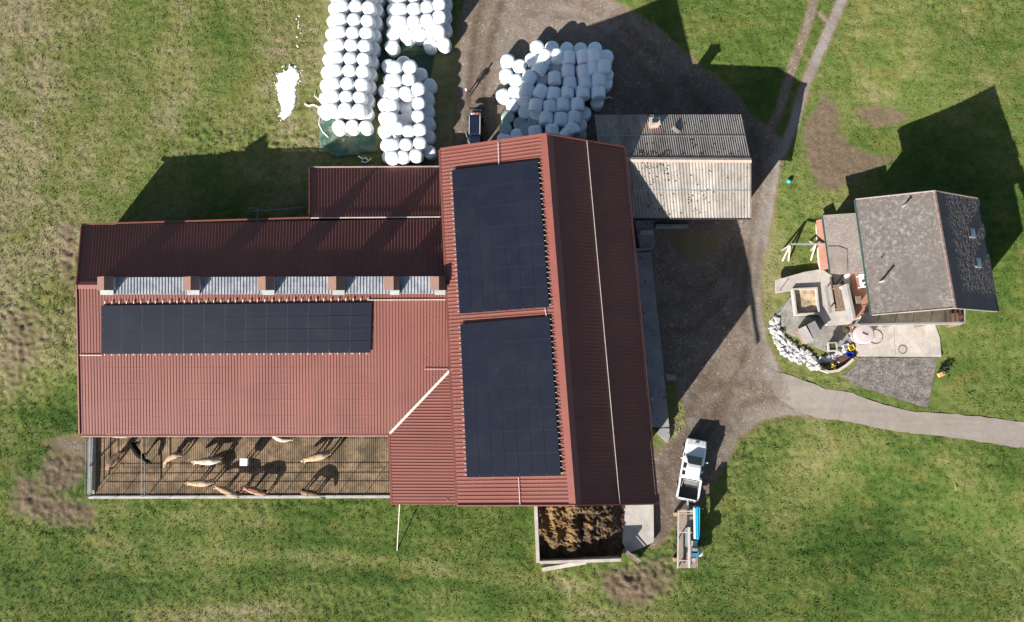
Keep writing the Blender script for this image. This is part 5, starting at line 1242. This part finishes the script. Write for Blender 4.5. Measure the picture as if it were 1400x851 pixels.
p = W(1234,478,zdrive); mh = thing('manhole_cover', 'round manhole cover in the concrete driveway', 'manhole cover', (p.x, p.y, zdrive)); MB().lathe([(.30, .004), (.30, .014), (.02, .014)], 24).build('lid', M_conc, mh, local=True); MB().lathe([(.33, .003), (.33, .02), (.39, .02), (.40, .003)], 24).build('rim', M_concd, mh, local=True)
# tubs, pots and toys
p = W(1139.5,474,1.8); t = thing('planter_box', 'square planter box on a stand with dark soil on the garden gravel', 'planter', (p.x, p.y, gz(p.x, p.y)), .05)
for sx, sy, a_, b_ in ((0, .34, .74, .1), (0, -.34, .74, .1), (.34, 0, .1, .58), (-.34, 0, .1, .58)): MB().box((sx, sy, .82), (a_, b_, .36)).build('side', M_conc, t, local=True)
MB().box((0, 0, .8), (.6, .6, .22)).build('soil', M_leaf, t, local=True); MB().lathe([(.3, 0), (.33, .3), (.4, .64)], 16).build('tub', M_dark, t, local=True)
def pot(u, v, r, h, m, label, z=None, cat='pot', name='flower_pot', fill=None):
    p = G(u, v, h); z0 = gz(p.x, p.y) if z is None else z; o = thing(name, label, cat, (p.x, p.y, z0)); MB().lathe([(r * .7, 0), (r, h), (r * .9, h), (r * .85, h * .8), (.02, h * .78)], 16).build('pot', m, o, local=True)
    if fill: MB().lathe([(r * .84, h * .82), (r * .5, h * 1.05), (.02, h * 1.15)], 10).build('plant', fill, o, local=True)
pot(1158,450.5,.36,.45,M_terra,'terracotta tub with brown plant at the patio edge near the round tank', fill=M_leaf); pot(1163.5,449,.2,.35,M_whitep,'white pot beside the terracotta tub at the patio edge')
pot(1159,430,.3,.4,M_conc,'round stone bowl on the patio by the terrace wall', z=zpatio, fill=M_sand)
pot(1162,458,.22,.3,M_conc_old,'grey pot west of the round tank'); pot(1163,464.5,.26,.3,M_zinc,'grey bucket south of the small pots, west of the tank')
def crate(u, v, s, h, m, label, rz=.3, name='crate', cat='crate'):
    p = G(u, v, h); z0 = gz(p.x, p.y); t = thing(name, label, cat, (p.x, p.y, z0), rz); w_, l_ = s
    MB().box((0, 0, .03), (w_, l_, .06)).build('base', m, t, local=True)
    for sx, sy, a, b_ in ((0, l_ / 2, w_, .04), (0, -l_ / 2, w_, .04), (w_ / 2, 0, .04, l_ - .05), (-w_ / 2, 0, .04, l_ - .05)): MB().box((sx, sy, h / 2), (a, b_, h)).build('side', m, t, local=True)
crate(1164.5,475.5,(.42,.42),.4,M_yellow,'yellow box at the east end of the white rocks'); crate(1162,485,(.55,.4),.4,M_blue,'blue crate at the top of the planting bed'); crate(1157.5,474,(.5,.4),.3,mat('pale_blue_plastic',(.5,.62,.68),.5),'pale blue crate between the rocks and the yellow box')
for k, (u, v, lb) in enumerate(((1168,490,'reddish pot at the driveway end of the planting bed rim'),)): pot(u, v, .17, .3, M_terra, lb)
# poles casting thin shadows by the patio
for k, (u, v, h, lb) in enumerate(((1061.5,401,1.5,'thin post at the western corner of the patio path'), (1062,430.5,1.3,'thin post at the edge of the garden beside the rocks'))):
    p = G(u, v); tag(MB().tube([p - up * .2, p + up * h], .03, 6).build('garden_post', M_galv), lb, 'post')
# ball
p = G(1078.5, 248, .2); o = MB().lathe([(.01, -.2), (.12, -.16), (.2, 0), (.16, .13), (.01, .2)], 12, Matrix.Translation(p)).build('ball', mat('cyan_plastic', (.02, .5, .7), .4), smooth=True); tag(o, 'cyan ball on the grass beside the gravel road', 'ball')
p = G(1090, 248); 
# pole and cable by the cowshed corner
A_, B_ = W(546.5,688,2.9), G(543,753); o = MB().tube([A_, B_], .045, 6).build('stay_pole', M_white_strip); tag(o, 'slim pale pole slanting from the lean-to roof to the grass', 'pole')
o = MB().tube([G(1305.5,660,.02), G(1307,671,.3)], .035, 6).build('marker_stake', M_orange); tag(o, 'thin orange stake in the meadow below the road', 'stake')
# fence behind the cowshed
f = thing('wire_fence', 'weathered rail fence joining the annex in the shade behind the cowshed', 'fence', tuple(G(353, 300)))
ps = [(346,288.5),(353,288.3),(372,287.5),(398,285),(424,282)]
for i, (u, v) in enumerate(ps): p = W(u, v, .4); MB().bar(p, p + up * 1.2, .1).build('post', M_conc_old, f)
for (a, b) in zip(ps[:-1], ps[1:]): MB().bar(W(*a, 1.5), W(*b, 1.5), .08).build('rail', M_conc_old, f)
MB().bar(W(353,288,1.5), W(350,306,1.5), .08).build('rail', M_conc_old, f)
# things in the shade east of the barn
crate(1030,294,(.7,.5),.5,M_conc_old,'grey box in the shade against the south wall of the old shed') if False else None
for k, (u, v, s, m, lb) in enumerate(((884,318,(1.2,.35,.25),M_white_strip,'pale bent sheet leaning in the gap between barn and shed'), (880,341,(1.4,.25,.2),M_conc_old,'grey beam across the north end of the concrete platform'), (984,303,(.9,.5,.5),M_conc_old,'grey junk box standing under the eave of the old shed'), (891.5,546,(.4,.35,.3),M_zinc,'pale bucket on the concrete platform'))):
    tag(MB().box(W(u, v, .6 if k != 2 else .3), s, .1 * k).build(['metal_sheet', 'beam', 'box', 'bucket'][k], m), lb, ['sheet', 'beam', 'box', 'bucket'][k])
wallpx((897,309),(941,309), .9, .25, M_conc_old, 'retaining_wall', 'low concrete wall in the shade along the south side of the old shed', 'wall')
# grass tussocks (real blades) near edges and over the meadow
def tussocks(n, seed):
    r = np.random.default_rng(seed); X = r.uniform(-53.8, 55.6, n * 2); Y = r.uniform(-36.8, 43.6, n * 2)
    ix = ((X - X0) / ST).astype(int); iy = ((Y - Y0) / ST).astype(int); ok = (gravel[iy, ix] < .3) & (soil[iy, ix] < .45)
    for pts in ([(112,305),(420,305),(420,235),(640,235),(640,683),(118,683)], [(600,200),(900,180),(925,700),(858,775),(730,775),(728,690),(630,690)], [(810,150),(1035,150),(1035,310),(810,310)], [(1055,370),(1300,420),(1300,560),(1180,545),(1055,440)], RN + RS, [(1120,297),(1170,273),(1278,262),(1336,272),(1364,426),(1322,443),(1180,446)], [(438,-30),(612,-30),(606,225),(520,225),(510,180),(440,170)]):
        P_ = wpoly(pts); ok &= sdf(P_, X, Y, .3) < .4
    X, Y = X[ok][:n], Y[ok][:n]; m = len(X); ix = ((X - X0) / ST).astype(int); iy = ((Y - Y0) / ST).astype(int); Z = GZ[iy, ix]
    V = []; F = []; k = 3
    ang = r.uniform(0, 6.283, (m, k)); h = r.uniform(.05, .15, (m, k)); sp_ = r.uniform(.03, .10, (m, k)); wd = r.uniform(.025, .05, (m, k))
    ca, sa = np.cos(ang), np.sin(ang); x, y, z = X[:, None], Y[:, None], Z[:, None] - .02
    P0 = np.stack([x - sa * wd, y + ca * wd, z + 0 * ca], -1); P1 = np.stack([x + sa * wd, y - ca * wd, z + 0 * ca], -1)
    P2 = np.stack([x + ca * sp_ * 2, y + sa * sp_ * 2, z + h], -1)
    co = np.stack([P0, P1, P2], 2).reshape(-1, 3); me = bpy.data.meshes.new('grass_tussocks'); nt_ = m * k
    me.vertices.add(len(co)); me.vertices.foreach_set('co', co.ravel()); me.loops.add(nt_ * 3); me.loops.foreach_set('vertex_index', np.arange(nt_ * 3, dtype=np.int32)); me.polygons.add(nt_)
    me.polygons.foreach_set('loop_start', np.arange(0, nt_ * 3, 3, dtype=np.int32)); me.polygons.foreach_set('loop_total', np.full(nt_, 3, dtype=np.int32)); me.update()
    dv = np.repeat(dry[iy, ix], k * 3).astype(np.float32); me.attributes.new('dry', 'FLOAT', 'POINT').data.foreach_set('value', dv)
    s = N('grass_blades'); kk = s.math('ADD', s.attr('dry'), s.math('MULTIPLY_ADD', s.noise(.12, 5, .6), 1.3, -.65)); kk = s.math('ADD', kk, s.math('MULTIPLY_ADD', s.noise(.9, 5, .65), .7, -.35)); kk = s.math('ADD', kk, s.math('MULTIPLY_ADD', s.noise(1.0, 3, .6, s.coord('World', rotz=.10, scale=(.07, 1.5, 1))), .35, -.175))
    s.col(s.ramp(kk, [(0, (.044, .084, .013)), (.28, (.092, .136, .023)), (.5, (.155, .175, .045)), (.72, (.245, .222, .108)), (1, (.27, .205, .13))]), .8, 0, .2)
    me.materials.append(s.m); o = bpy.data.objects.new('grass_tussocks', me); COL.objects.link(o); o['kind'] = 'stuff'
tussocks(130000, 4)
finish_ground()
